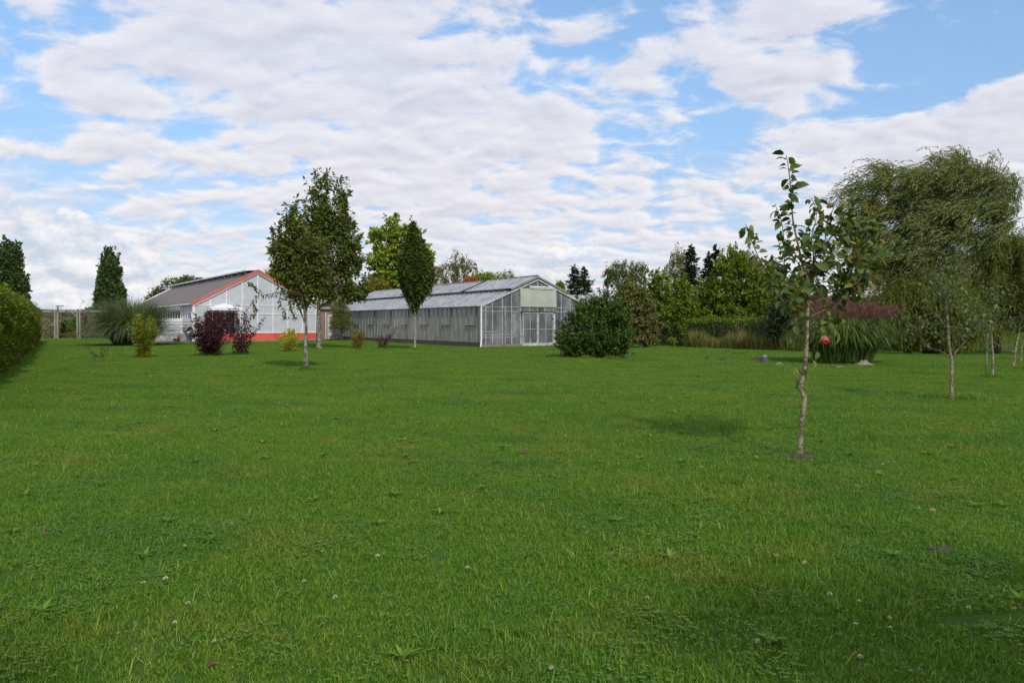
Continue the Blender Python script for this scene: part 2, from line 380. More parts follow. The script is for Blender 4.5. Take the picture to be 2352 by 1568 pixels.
ii, jj = np.meshgrid(np.arange(nx - 1), np.arange(ny - 1)); a0 = (jj * nx + ii).ravel()
setp(npmesh('ground', V, np.stack([a0, a0 + 1, a0 + nx + 1, a0 + nx], -1), M['lawn_ground'], smooth=True), kind='structure')

# grassy bank beyond the pergola
def bank():
    p = []; xs_ = np.arange(-150, -24, 2.0)
    prof = [(-1, -.3), (0, .02), (4, .7), (9, 2.0), (13, 2.85), (16, 3.15), (20, 3.2), (24, 3.0), (40, -.3)]
    r = np.random.default_rng(3); nz = r.normal(size=(len(xs_), len(prof))) * .06
    for i, x in enumerate(xs_):
        for j, (d, z) in enumerate(prof): p.append((x, 86 + d, z + nz[i, j] * (j > 1)))
    n = len(prof)
    f = [(i * n + j, (i + 1) * n + j, (i + 1) * n + j + 1, i * n + j + 1) for i in range(len(xs_) - 1) for j in range(n - 1)]
    m = mat('bank_grass', (.085, .095, .030), .95, (.115, .095, .045), .25, 1, 6, lo=.4, hi=.6)
    setp(npmesh('hill', p, f, m, smooth=True), kind='structure')
bank()

# ------------------------------------------------------------------ lawn grass: patches of blades instanced over the lawn
def grass_mat():
    m = bpy.data.materials.new('grass_blades'); m.use_nodes = True; t = NT(m.node_tree)
    b = t.n['Principled BSDF']; b.inputs['Roughness'].default_value = .5; b.inputs['Specular IOR Level'].default_value = .3
    g = t.node('ShaderNodeNewGeometry'); pos = g.outputs['Position']; rnd = g.outputs['Random Per Island']
    a = t.noise(pos, .45, 4, .6); c = t.noise(pos, 2.6, 5, .65); w_ = t.noise(t.vmath('ADD', pos, (31, 7, 0)), .8, 5, .65)
    green = t.ramp(rnd, [(0, (.060, .150, .014)), (.35, (.088, .195, .018)), (.7, (.135, .255, .028)), (.93, (.20, .31, .050)), (1, (.36, .33, .14))])
    dark = t.ramp(rnd, [(0, (.045, .130, .022)), (.6, (.080, .195, .036)), (1, (.130, .260, .050))])
    dry = t.ramp(rnd, [(0, (.13, .18, .026)), (.5, (.20, .235, .045)), (1, (.34, .30, .11))])
    col = t.mix(t.map(a, .46, .62, 0, .75), green, dark)
    col = t.mix(t.map(w_, .49, .68, 0, .62), col, dry)
    tiny = t.noise(pos, 9, 4, .7); col = t.mix(t.map(tiny, .55, .75, 0, .45), col, t.ramp(rnd, [(0, (.10, .085, .03)), (1, (.24, .19, .08))]))
    sv = t.node('ShaderNodeSeparateXYZ'); t.put(sv.inputs[0], t.vmath('ADD', pos, t.vmath('MULTIPLY', t.node('ShaderNodeTexCoord').outputs['Object'], (0, 0, 0))))
    mow_sheen = t.math('SINE', t.math('ADD', t.math('MULTIPLY', t.math('ADD', sv.outputs[1], t.math('MULTIPLY', sv.outputs[0], .45)), 3.1), t.math('MULTIPLY', a, 5)))
    col = t.mix(t.map(mow_sheen, -.6, .6, 0, .16), col, (.17, .27, .04))  # mown bands: the sheen of leaning blades put into the colour
    col = t.mix(t.map(c, .58, .72, 0, .35), col, dry)
    col = t.mix(1., col, (1.0, 1.04, .64), 'MULTIPLY')
    t.put(b.inputs['Base Color'], col)
    tr = t.node('ShaderNodeBsdfTranslucent'); t.put(tr.inputs[0], t.mix(1., col, (1.2, 1.2, .6), 'MULTIPLY'))
    ms = t.node('ShaderNodeMixShader'); ms.inputs[0].default_value = .3
    t.l.new(b.outputs[0], ms.inputs[1]); t.l.new(tr.outputs[0], ms.inputs[2]); t.l.new(ms.outputs[0], t.n['Material Output'].inputs[0]); return m
GM = grass_mat()
def blades(r, n, base, az, L, th0, th1, Wd, K=3, power=1.0, twist=0.):
    """ribbons: base (n,3), angles from the vertical th0 -> th1, -> V,F"""
    t = np.linspace(0, 1, K + 1)
    th = th0[:, None] + (th1 - th0)[:, None] * t[None] ** power
    ds = (L / K)[:, None]
    hx = np.concatenate([np.zeros((n, 1)), np.cumsum(np.sin((th[:, 1:] + th[:, :-1]) / 2) * ds, 1)], 1)
    hz = np.concatenate([np.zeros((n, 1)), np.cumsum(np.cos((th[:, 1:] + th[:, :-1]) / 2) * ds, 1)], 1)
    ca, sa = np.cos(az)[:, None], np.sin(az)[:, None]
    Pc = np.stack([base[:, :1] + hx * ca, base[:, 1:2] + hx * sa, base[:, 2:3] + hz], -1)
    tw = twist * (r.random((n, 1)) - .5)
    S = np.stack([-np.sin(az[:, None] + tw), np.cos(az[:, None] + tw), np.zeros((n, 1))], -1)
    wt = np.sqrt(np.clip(1 - t ** 2.2, .0, 1)); wt[-1] = .06
    hw = (Wd[:, None] * .5 * wt[None])[:, :, None]
    V = np.stack([Pc - S * hw, Pc + S * hw], 2).reshape(-1, 3)
    k = np.arange(K); q = np.stack([2 * k, 2 * k + 1, 2 * k + 3, 2 * k + 2], -1)
    return V, (q[None] + (np.arange(n) * 2 * (K + 1))[:, None, None]).reshape(-1, 4)
def lawn():
    coll = bpy.data.collections.new('lawn_patches')
    def tuft():
        r = np.random.default_rng(199); n = 900; q = r.normal(size=(n, 2)) * .16
        V, f = blades(r, n, np.concatenate([q, np.zeros((n, 1))], 1), r.random(n) * 6.283, (.10 + .12 * r.random(n)) * np.exp(-(q ** 2).sum(1) * 6), .1 + .5 * r.random(n), .6 + .9 * r.random(n), .005 + .003 * r.random(n), 2, twist=2)
        o_ = npmesh('lawn_tuft', V, f, GM, link=False); coll.objects.link(o_)
    def patch(i, n, hmean, clover, broad, long_):
        r = np.random.default_rng(100 + i); Vs = []; Fs = []; o = 0
        # blades gather in small tufts
        tc = r.random((n // 14, 2)) - .5
        k = r.integers(0, len(tc), n); pxy = tc[k] + r.normal(size=(n, 2)) * .018
        base = np.concatenate([pxy, np.full((n, 1), -.005)], 1)
        L = hmean * np.exp(r.normal(size=n) * .33); th0 = np.abs(r.normal(size=n)) * .45; th1 = th0 + np.abs(r.normal(size=n)) * .8
        V, f = blades(r, n, base, r.random(n) * 6.283, L, th0, th1, .0032 + .003 * r.random(n), 2, twist=3); Vs.append(V); Fs.append(f + o); o += len(V)
        if long_:
            m_ = long_; base = np.concatenate([r.random((m_, 2)) - .5, np.zeros((m_, 1))], 1)
            V, f = blades(r, m_, base, r.random(m_) * 6.283, .09 + .09 * r.random(m_), .2 + .6 * r.random(m_), .8 + 1. * r.random(m_), .005 + .003 * r.random(m_), 2, twist=1)
            Vs.append(V); Fs.append(f + o); o += len(V)
        if clover:   # three-leaved clover, low
            cc = r.random((max(clover // 14, 1), 2)) - .5; q = cc[r.integers(0, len(cc), clover)] + r.normal(size=(clover, 2)) * .09
            q = (q + .5) % 1.0 - .5; zc = .016 + .020 * r.random(clover)
            for j in range(3):
                a = r.random(clover) * .4 + j * 2.094 + q[:, 0] * 40
                D = np.stack([np.cos(a), np.sin(a), np.full(clover, .15)], -1); Pp = np.concatenate([q, zc[:, None]], 1)
                V, f = leaves(Pp, D, np.tile([0, 0, 1.], (clover, 1)), .012 + .004 * r.random(clover), .012, TQ); Vs.append(V); Fs.append(f + o); o += len(V)
        for b_ in range(broad):   # dandelion-like rosettes
            c = r.random(2) * .8 - .4; m_ = 8; a = np.arange(m_) * .785 + r.random(m_) * .5
            D = np.stack([np.cos(a), np.sin(a), .35 + .5 * r.random(m_)], -1); Pp = np.tile([c[0], c[1], .01], (m_, 1))
            V, f = leaves(Pp, D, np.tile([0, 0, 1.], (m_, 1)), .07 + .05 * r.random(m_), .022 + .012 * r.random(m_), TL)
            V = V.copy(); Vs.append(V); Fs.append(f + o); o += len(V)
        me_o = npmesh('lawn_patch_%d' % i, np.concatenate(Vs), np.concatenate(Fs), GM, link=False); coll.objects.link(me_o)
    patch(0, 11000, .032, 60, 0, 14); patch(1, 9500, .034, 460, 1, 16); patch(2, 11000, .029, 160, 1, 8); patch(3, 10000, .042, 160, 0, 60)
    ii_ = len(coll.objects); tuft()
    r = np.random.default_rng(55); pts = []; rot = []; idx = []
    cell = .92
    for iy in range(int(2.4 / cell), int(80 / cell)):
        y = iy * cell; xm = .70 * y + 1.6
        for ix in range(int(-xm / cell), int(xm / cell) + 1):
            x = ix * cell
            lx = -17.3 - (y - 25.7) * .586            # the hedge's foot
            if x < lx - .2: continue
            # leave the buildings free
            s_ = (x + 2.03) * .852 + (y - 50) * .524; t_ = -(x + 2.03) * .524 + (y - 50) * .852
            if s_ > -.6 and t_ > -.75 and s_ < 9.6: continue
            s_ = (x + 26.6) * .825 + (y - 63.6) * .565; t_ = -(x + 26.6) * .565 + (y - 63.6) * .825
            if t_ > -2.0 and s_ > -5: continue
            pts.append((x + r.normal() * .05, y + r.normal() * .05, ghf(x, y))); rot.append(r.integers(0, 4) * math.pi / 2 + r.normal() * .12); 
            nz = math.sin(x * 1.3 + 2 * math.sin(y * .7)) + math.sin(y * 1.1 + x * .4) + r.normal() * .8
            idx.append(int(np.clip((nz + 2) / 4 * 4, 0, 3)))
    for px, py in ((703, 850), (733, 803), (953, 803), (2187, 918), (2280, 868), (1700, 815), (483, 818), (553, 815), (330, 822), (663, 808), (1368, 822), (1340, 824), (1400, 824), (2350, 848)):
        g_ = G(px, py)
        for k in range(2): pts.append((g_.x + r.normal() * .15, g_.y + r.normal() * .15, g_.z + .02)); rot.append(r.random() * 6.28); idx.append(4)
    me = bpy.data.meshes.new('grass'); me.from_pydata(pts, [], [])
    at = me.attributes.new('turn', 'FLOAT', 'POINT'); at.data.foreach_set('value', np.array(rot, np.float32))
    at = me.attributes.new('pick', 'INT', 'POINT'); at.data.foreach_set('value', np.array(idx, np.int32))
    o = bpy.data.objects.new('grass', me); C.objects.link(o); me.materials.append(GM)
    g = bpy.data.node_groups.new('grass_scatter', 'GeometryNodeTree')
    g.interface.new_socket('Geometry', in_out='INPUT', socket_type='NodeSocketGeometry'); g.interface.new_socket('Geometry', in_out='OUTPUT', socket_type='NodeSocketGeometry')
    N = g.nodes; gi = N.new('NodeGroupInput'); go = N.new('NodeGroupOutput'); iop = N.new('GeometryNodeInstanceOnPoints'); ci = N.new('GeometryNodeCollectionInfo')
    ci.inputs['Collection'].default_value = coll; ci.inputs['Separate Children'].default_value = True; ci.inputs['Reset Children'].default_value = True
    na = N.new('GeometryNodeInputNamedAttribute'); na.data_type = 'FLOAT'; na.inputs[0].default_value = 'turn'
    nb_ = N.new('GeometryNodeInputNamedAttribute'); nb_.data_type = 'INT'; nb_.inputs[0].default_value = 'pick'
    cx = N.new('ShaderNodeCombineXYZ'); L = g.links
    L.new(gi.outputs[0], iop.inputs['Points']); L.new(ci.outputs[0], iop.inputs['Instance']); iop.inputs['Pick Instance'].default_value = True
    L.new(nb_.outputs['Attribute'], iop.inputs['Instance Index']); L.new(na.outputs['Attribute'], cx.inputs[2]); L.new(cx.outputs[0], iop.inputs['Rotation'])
    L.new(iop.outputs[0], go.inputs[0])
    md_ = o.modifiers.new('scatter', 'NODES'); md_.node_group = g
    setp(o, 'short green mown lawn grass with clover all over the ground', 'grass', kind='stuff')
lawn()

def bank_grass():
    r = np.random.default_rng(9); n = 26000; x = -40 - 55 * r.random(n); u = r.random(n); y = 86 + 17 * u
    z = np.interp(y - 86, [0, 4, 9, 13, 16, 20], [.02, .7, 2.0, 2.85, 3.15, 3.2])
    V, f = blades(r, n, np.stack([x, y, z - .05], -1), r.random(n) * 6.283, .25 + .4 * r.random(n) * (.6 + .5 * np.sin(x * .7) * np.sin(y * .9)), .1 + .3 * r.random(n), .5 + .9 * r.random(n), .06 + .05 * r.random(n), 2)
    m = bpy.data.materials.new('bank_blades'); m.use_nodes = True; t = NT(m.node_tree); g = t.node('ShaderNodeNewGeometry')
    c = t.ramp(g.outputs['Random Per Island'], [(0, (.045, .07, .016)), (.5, (.085, .095, .028)), (1, (.15, .125, .055))])
    t.put(t.n['Principled BSDF'].inputs['Base Color'], t.mix(t.map(t.noise(t.vmath('MULTIPLY', g.outputs['Position'], (.3, 1, 1)), .8, 4), .42, .6, 0, .7), c, (.05, .065, .02)))
    t.n['Principled BSDF'].inputs['Roughness'].default_value = .9
    setp(npmesh('rough_grass', V, f, m), 'rough unmown grass on the bank beyond the pergola', 'grass', kind='stuff')
bank_grass()

# ------------------------------------------------------------------ the two near buildings
GA, GR = Vector((-2.03, 50, 0)), math.atan2(.524, .852)
BA, BR = Vector((-26.6, 63.6, 0)), math.atan2(.565, .825)
def s_of(px, A, rz):
    k = (px - CX) / F; return (k * A.y - A.x) / (math.cos(rz) - k * math.sin(rz))
def loc(A, rz, s, t, z=0):
    return Vector((A.x + s * math.cos(rz) - t * math.sin(rz), A.y + s * math.sin(rz) + t * math.cos(rz), z))
# greenhouse
def greenhouse():
    e = empty('greenhouse', GA, 'long old glass greenhouse with weathered panes, sheet over the door gable', 'greenhouse', rz=GR)
    Wd, Ln, ev, rg = 8.9, 30.0, 2.69, 4.54; hs = Wd / 2
    rz_ = lambda s: ev + (rg - ev) * (1 - abs(s - hs) / hs)
    zx = lambda x: s_of((x / 4.523 + 1300) * .8167, GA, GR)
    MB().box(.0, .25, 0, .16, Ln, .30).box(Wd - .16, .25, 0, Wd, Ln, .3).box(.16, Ln - .16, 0, Wd - .16, Ln, .3).build('plinth', M['brick_dark'], e)
    MB().box(0, 0, -.1, zx(757), .2, .16).build('plinth', M['brick'], e); MB().box(zx(1160), 0, -.1, Wd, .2, .16).build('plinth', M['brick'], e)
    MB().box(.16, .2, -.05, Wd - .16, Ln - .16, .02).build('floor', mat('greenhouse_floor', (.10, .09, .07), .95, (.06, .07, .04), 1), e)
    # side glass
    n = 41; dp = Ln / n; r = random.Random(5)
    for s0 in (.075, Wd - .075):
        g = MB()
        for k in range(n):
            a = r.uniform(-.006, .006)
            g.add([(s0 + a, k * dp + .02, .30), (s0 - a, (k + 1) * dp - .02, .30), (s0 - a, (k + 1) * dp - .02, ev - .05), (s0 + a, k * dp + .02, ev - .05)], [(0, 1, 2, 3)])
        g.build('side_glazing', M['glass_side'], e)
    b = MB(); b2_ = MB()
    for k in range(1, n + 1):
        b.box(.035, k * dp - .014, .30, .055, k * dp + .014, ev - .04)
        b2_.box(Wd - .05, k * dp - .016, .30, Wd, k * dp + .016, ev - .04)
    b2_.build('glazing_bars', M['white_dirty'], e)
    b.build('glazing_bars', M['white_dirty'], e)
    for k in range(1, n - 2, 5):    # opening lights: dark rail and frame
        MB().box(-.02, k * dp, 1.36, .03, (k + 2) * dp, 1.41).box(-.015, k * dp - .02, 1.41, .02, k * dp + .015, ev - .08).build('window_rail', M['dark'], e)
    MB().box(-.03, .06, ev - .04, .09, Ln, ev + .03).box(Wd - .09, .06, ev - .04, Wd + .03, Ln, ev + .03).build('gutter', M['alu'], e)
    # front gable
    bars = [zx(v) for v in (300, 385, 510, 628, 745)] + [zx(1160), zx(1258), zx(1375), zx(1490), zx(1590)]
    b = MB()
    for s in bars: b.box(s - .02, -.01, .16, s + .02, .04, rz_(s) - .08)
    for s in (zx(855), zx(1050)): b.box(s - .02, -.01, 2.32, s + .02, .04, rz_(s) - .08)
    b.box(hs - .025, -.01, 2.32, hs + .025, .04, rg - .1)
    b.box(.05, -.02, ev - .06, Wd - .05, -.012, ev - .03).box(.05, -.018, 2.34, Wd - .05, -.011, 2.37)
    b.build('gable_bars', M['white_dirty'], e)
    g = MB(); edges = [.04] + bars[:5] + [zx(855), hs, zx(1050)] + bars[5:] + [Wd - .04]
    for a_, c_ in zip(edges[:-1], edges[1:]):
        door = a_ >= bars[4] - .01 and c_ <= bars[5] + .01
        lo = 2.34 if door else .16
        if a_ < hs < c_: pass
        g.add([(a_ + .01, .02, lo), (c_ - .01, .02, lo), (c_ - .01, .02, rz_(c_) - .06), (a_ + .01, .02, rz_(a_) - .06)], [(0, 1, 2, 3)])
    g.build('gable_glazing', M['glass_front'], e)
    # verge boards, corner posts
    b = MB()
    for s0, s1, mt in ((-.08, hs, 0), (Wd + .08, hs, 0)):
        b.bar((s0, -.05, rz_(s0) + .0), (s1, -.05, rz_(s1) + .01), .06, .09)
    b.build('verge_board', M['white_dirty'], e)
    b = MB(); b.bar((2.3, -.06, rz_(2.3) + .20), (hs, -.06, rg + .21), .05, .12); b.bar((Wd - 2.0, -.06, rz_(Wd - 2.0) + .20), (hs, -.06, rg + .21), .05, .12)
    b.build('ridge_verge', M['wood_grey'], e)
    MB().box(-.05, -.07, .1, .04, .05, ev).bar((-.0, -.05, .42), (-.1, -.12, 0), .07).build('corner_post', M['white_paint'], e)
    MB().tube([(zx(535), -.10, 0), (zx(535), -.10, 2.72)], .045, 10).build('downpipe', M['alu'], e)
    MB().tube([(zx(1388), -.10, 1.6), (zx(1388), -.10, 2.72)], .04, 10).build('downpipe', M['alu'], e)
    # roof: a lower band and a raised upper band each side
    sl_ = (rg - ev) / hs
    def band(sa, sb, lift, t0, t1, name):
        m_ = int((t1 - t0) / dp)
        for sgn in (0, 1):
            g = MB(); bb = MB()
            fx = (lambda s: s) if sgn == 0 else (lambda s: Wd - s)
            for k in range(m_):
                ta, tb = t0 + k * dp, t0 + (k + 1) * dp; q = r.uniform(-.012, .012)
                if name == 'upper' and sgn == 0 and k in (9,): continue
                g.hexa([(fx(sa), ta + .015, ev + sa * sl_ + lift + q), (fx(sb), ta + .015, ev + sb * sl_ + lift + q), (fx(sb), tb - .015, ev + sb * sl_ + lift - q), (fx(sa), tb - .015, ev + sa * sl_ + lift - q)] +
                       [(fx(sa), ta + .015, ev + sa * sl_ + lift + q + .008), (fx(sb), ta + .015, ev + sb * sl_ + lift + q + .008), (fx(sb), tb - .015, ev + sb * sl_ + lift - q + .008), (fx(sa), tb - .015, ev + sa * sl_ + lift - q + .008)])
                bb.bar((fx(sa), tb, ev + sa * sl_ + lift + .03), (fx(sb), tb, ev + sb * sl_ + lift + .03), .045, .05)
            g.build('roof_glazing', M['glass_roof'], e); bb.build('roof_bars', M['alu'], e)
    band(-.12, 2.45, .06, 0, Ln, 'lower'); band(2.3, hs - .02, .27, .0, Ln, 'upper')
    MB().box(2.32, .6, ev + 2.32 * sl_ + .075, 2.37, Ln - .3, ev + 2.32 * sl_ + .255).box(Wd - 2.37, .6, ev + 2.32 * sl_ + .075, Wd - 2.32, Ln - .3, ev + 2.32 * sl_ + .255).build('vent_gap_shade', M['dark'], e)  # dark strips standing in for the shadow under the raised roof band
    b = MB(); b.bar((hs, -.08, rg + .30), (hs, Ln, rg + .30), .16, .07); b.build('ridge', M['wood_grey'], e)
    # far gable
    MB().add([(.05, Ln - .05, .3), (Wd - .05, Ln - .05, .3), (Wd - .05, Ln - .05, ev), (hs, Ln - .05, rg), (.05, Ln - .05, ev)], [(0, 1, 2, 3, 4)]).build('end_glazing', M['glass_side'], e)
    b = MB()
    for k in range(1, 8):
        t = k * Ln / 8
        b.bar((.1, t, ev), (Wd - .1, t, ev), .05).bar((.1, t, ev + .02), (hs, t, rg - .05), .05).bar((Wd - .1, t, ev + .02), (hs, t, rg - .05), .05)
        b.bar((hs, t, ev), (hs, t, rg - .1), .04)
    b.build('truss', M['alu'], e)
    # doors
    z1 = 2.30; sa, sm_, sb = zx(762), zx(957), zx(1155)
    for a_, c_ in ((sa, sm_ - .02), (sm_ + .02, sb)):
        d = MB(); y0, y1 = -.07, -.02
        d.box(a_, y0, .0, c_, y1, .22).box(a_, y0, z1 - .06, c_, y1, z1).box(a_, y0, .22, a_ + .07, y1, z1 - .06).box(c_ - .07, y0, .22, c_, y1, z1 - .06)
        d.box(a_ + .07, y0 + .01, 1.14, c_ - .07, y1 - .01, 1.17)
        mid_ = (a_ + c_) / 2; d.box(mid_ - .015, y0 + .012, .22, mid_ + .015, y1 - .012, 1.14).box(mid_ - .015, y0 + .012, 1.17, mid_ + .015, y1 - .012, z1 - .06)
        dd = d.build('door', M['white_dirty'], e)
        MB().add([(a_ + .07, -.045, .22), (c_ - .07, -.045, .22), (c_ - .07, -.045, z1 - .06), (a_ + .07, -.045, z1 - .06)], [(0, 1, 2, 3)]).build('pane', M['glass_front'], dd)
    MB().box(sa - .12, -.10, z1 + .01, sb + .12, -.025, z1 + .07).build('door_track', M['dark'], e)
    MB().box(sb + .08, -.05, .16, sb + .15, -.012, 2.2).box(sb + .1, -.12, .25, sb + .34, -.09, .29).box(sb + .1, -.12, .72, sb + .34, -.09, .76).box(sb + .30, -.12, .29, sb + .34, -.09, .72).build('side_frame', M['white_paint'], e)
    # sheet on the gable and the roller above it
    shm = mat('sheet', (.44, .45, .38), .7, (.36, .38, .30), .9, .1, 3)
    MB().box(zx(733), -.075, 2.68, zx(1190), -.03, 3.72).add([], []).build('gable_sheet', shm, e)
    MB().box(zx(733), -.074, 3.72, zx(1190), -.031, 3.93).build('gable_sheet', shm, e)
    MB().tube([(zx(848), -.13, 4.05), (zx(1150), -.13, 4.02)], .05, 10).bar((zx(848), -.12, 3.95), (zx(1150), -.12, 3.92), .03, .05).build('roller', M['white_paint'], e)
    # heating pipes just inside
    p = MB(); pr = .035
    p.tube([(.12, .45, 1.0), (zx(500), .45, 1.0)], pr)
    p.tube([(.12, .5, .80), (zx(680), .5, .80), (zx(693), .5, .84), (zx(697), .5, .95), (zx(697), .5, 2.2)], pr)
    p.tube([(.12, .45, .62), (zx(700), .45, .62), (zx(713), .45, .66), (zx(717), .45, .78), (zx(717), .45, 2.25)], pr)
    for z_ in (.55, .8, 1.05): p.tube([(.35, 1, z_), (.35, 22, z_)], .03)
    p.build('heating_pipe', M['white_paint'], e, smooth=True)
    return e
gh_e = greenhouse()
zxg = lambda x: s_of((x / 4.523 + 1300) * .8167, GA, GR)
def gthing(name, label, cat, s, t, mb, m, group=None):
    e = mb.build(name, m); e.location = loc(GA, GR, s, t, .02); e.rotation_euler = (0, 0, GR); return setp(e, label, cat, group)
gthing('board', 'dark board standing inside the greenhouse behind its left front panes', 'board', zxg(305), .9, MB().box(0, 0, .0, 1.25, .05, 1.85).box(.02, -.03, 1.0, 1.2, 0, 1.06), M['dark'])
gthing('plank', 'pale green plank leaning upright inside the left greenhouse door', 'plank', zxg(800), .5, MB().bar((0, 0, 0), (.08, .25, 2.05), .18, .03, (0, 1, 0)), mat('pale_plank', (.45, .58, .52), .6))
gthing('plank', 'grey brown plank leaning aslant inside the left greenhouse door', 'plank', zxg(835), .5, MB().bar((0, 0, 0), (.22, .3, 2.15), .14, .03, (0, 1, 0)), M['wood_grey'])
gthing('beam', 'dark wooden beam lying across above the greenhouse doors, inside the glass', 'beam', zxg(720), .35, MB().bar((0, 0, 2.5), (1.15, 0, 2.45), .1, .12).bar((.02, 0, .0), (.02, 0, 2.44), .06), M['wood_old'])

def barn():
    e = empty('barn', BA, 'large grey panelled hall with red plinth, red gable edge and brown roof', 'barn', rz=BR)
    Wd, Ln, ev, rg = 10.6, 34.0, 3.27, 6.13; hs = Wd / 2; sl_ = (rg - ev) / hs
    rz_ = lambda s: ev + (rg - ev) * (1 - abs(s - hs) / hs)
    MB().box(.62, -.02, 0, Wd, .12, .72).build('plinth', M['red'], e)
    MB().box(-.06, .12, 0, .08, .6, .72).box(-.06, 2.25, 0, .08, Ln, .72).box(0, -.025, 0, .6, .1, .72).build('plinth', M['lavender_shade'], e)
    # gable panels
    st_ = Wd / 8; b = MB(); g = MB()
    o0, o1, oz = 1.08, 3.32, 2.93
    cols = sorted([k * st_ for k in range(9)] + [o0, o1])
    for a_, c_ in zip(cols[:-1], cols[1:]):
        lo = oz if (a_ >= o0 - .01 and c_ <= o1 + .01) else .72
        pt = [(a_, .03, lo), (c_, .03, lo), (c_, .03, rz_(c_) - .02), (a_, .03, rz_(a_) - .02)]
        g.add(pt + [(x, .09, z) for x, _, z in pt], [(0, 1, 2, 3), (7, 6, 5, 4), (0, 4, 5, 1), (1, 5, 6, 2), (2, 6, 7, 3), (3, 7, 4, 0)])
    g.build('wall', M['panel_grey'], e)
    for k in range(9):
        s = min(max(k * st_, .05), Wd - .05)
        lo = oz if o0 < s < o1 else .72
        b.box(s - .035, -.025, lo, s + .035, .03, rz_(s) - .25)
    b.box(.1, -.02, .70, 1.05, .03, .76).box(3.35, -.022, .70, Wd - .1, .028, .76)
    b.box(.1, -.018, 3.07, Wd - .1, .027, 3.11).box(3.35, -.019, 2.34, Wd - .1, .026, 2.39)
    b.build('wall_bars', M['white_paint'], e)
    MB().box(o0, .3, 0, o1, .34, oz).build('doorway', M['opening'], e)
    MB().box(o0 + .72, -.01, .0, o0 + .78, .05, oz).box(o0 + 1.45, -.01, 0, o0 + 1.51, .05, oz).build('doorway_post', M['white_paint'], e)
    # left wall
    MB().add([(.04, 5.2, .7), (.04, Ln, .7), (.04, Ln, 1.85), (.04, 5.2, 1.85), (.08, 5.2, .7), (.08, Ln, .7), (.08, Ln, 1.85), (.08, 5.2, 1.85)],
             [(0, 1, 2, 3), (7, 6, 5, 4), (0, 4, 5, 1), (1, 5, 6, 2), (2, 6, 7, 3), (3, 7, 4, 0)]).build('wall', mat('lower_wall', (.30, .30, .35), .6, (.26, .26, .30), 1), e)
    MB().box(.04, 2.3, .72, .08, 5.2, ev).build('wall', M['panel_grey'], e); MB().box(.03, .0, .72, .07, .6, ev).build('wall', M['panel_grey'], e)
    nw = 24; dw = (Ln - 5.3) / nw
    for k in range(nw):
        t0 = 5.3 + k * dw
        wf = MB().box(.0, t0, 1.85, .06, t0 + .09, ev - .02).box(-.03, t0 + .1, 1.85, .05, t0 + dw, 1.93).box(-.03, t0 + .1, ev - .1, .05, t0 + dw, ev - .02).build('window', M['white_paint'], e)
        MB().add([(.02, t0 + .1, 1.93), (.02, t0 + dw, 1.93), (.02, t0 + dw, ev - .1), (.02, t0 + .1, ev - .1)], [(0, 1, 2, 3)]).build('pane', M['glass_dark'], wf)
    b = MB()
    for t in (2.3, 3.2, 4.2, 5.15): b.box(-.03, t, .1, .03, t + .08, ev - .02)
    b.box(-.02, 2.38, .80, .02, 5.15, .85)
    b.build('side_bars', M['white_paint'], e)
    dr = MB().box(-.0, .7, .03, .05, 2.2, 2.45).build('door', mat('door_blue', (.30, .34, .42), .5), e)
    MB().box(-.03, .6, 0, .07, .7, ev - .02).box(-.03, 2.2, 0, .07, 2.28, ev - .02).box(-.03, .7, 2.45, .07, 2.2, 2.55).build('door_frame', M['white_paint'], e)
    MB().box(0, .7, 2.56, .06, 2.2, ev - .02).build('wall', mat('panel_beige', (.42, .42, .37), .6), e)
    MB().box(-.08, -.08, 0, .1, .06, ev).build('corner_post', M['white_paint'], e)
    # right wall and back
    MB().box(Wd - .08, .1, .0, Wd, Ln, ev).add([(.05, Ln, 0), (Wd - .05, Ln, 0), (Wd - .05, Ln, ev), (hs, Ln, rg - .05), (.05, Ln, ev)], [(0, 1, 2, 3, 4)]).build('wall', M['panel_grey'], e)
    # roof
    def slab(sa, sb, t0, t1, th, lift=0):
        za, zb = rz_(sa) if 0 <= sa <= Wd else ev - abs(sa if sa < 0 else sa - Wd) * sl_, rz_(sb)
        return [(sa, t0, za + lift), (sb, t0, zb + lift), (sb, t1, zb + lift), (sa, t1, za + lift), (sa, t0, za + lift + th), (sb, t0, zb + lift + th), (sb, t1, zb + lift + th), (sa, t1, za + lift + th)]
    MB().hexa(slab(-.18, 4.62, -.04, Ln, .07, .02)).hexa(slab(Wd + .18, hs + .02, -.04, Ln, .07, .02)).build('roof', M['roof_cloth'], e)
    b = MB(); b.bar((-.2, -.10, ev - .10 - .03), (hs, -.10, rg - .03), .1, .30); b.bar((Wd + .2, -.10, ev - .13), (hs, -.10, rg - .03), .1, .30)
    b.build('gable_edge', M['red_fascia'], e)
    b = MB(); b.bar((-.1, -.09, ev - .30), (hs, -.09, rg - .215), .06, .06); b.bar((Wd + .1, -.09, ev - .30), (hs, -.09, rg - .215), .06, .06)
    b.build('gable_trim', M['white_paint'], e)
    # opened ridge vent
    b = MB().hexa([(4.35, -.02, rg - .02), (hs, -.02, rg + .06), (hs, Ln + .2, rg + .06), (4.35, Ln + .2, rg - .02), (4.35, -.02, rg + .03), (hs, -.02, rg + .11), (hs, Ln + .2, rg + .11), (4.35, Ln + .2, rg + .03)]).box(4.28, -.03, rg - .05, 4.345, Ln + .2, rg + .07)
    b.build('ridge_vent', M['white_paint'], e)
    b = MB()
    for k in range(14):
        t = .4 + k * 2.4; b.bar((4.6, t, rz_(4.6) + .1), (4.45, t + 1.2, rg - .03), .05).bar((4.45, t + 1.2, rg - .03), (4.6, t + 2.4, rz_(4.6) + .1), .05)
    b.box(4.58, 0, rz_(4.6) + .09, 4.66, Ln, rz_(4.6) + .15).build('vent_lattice', M['alu'], e)
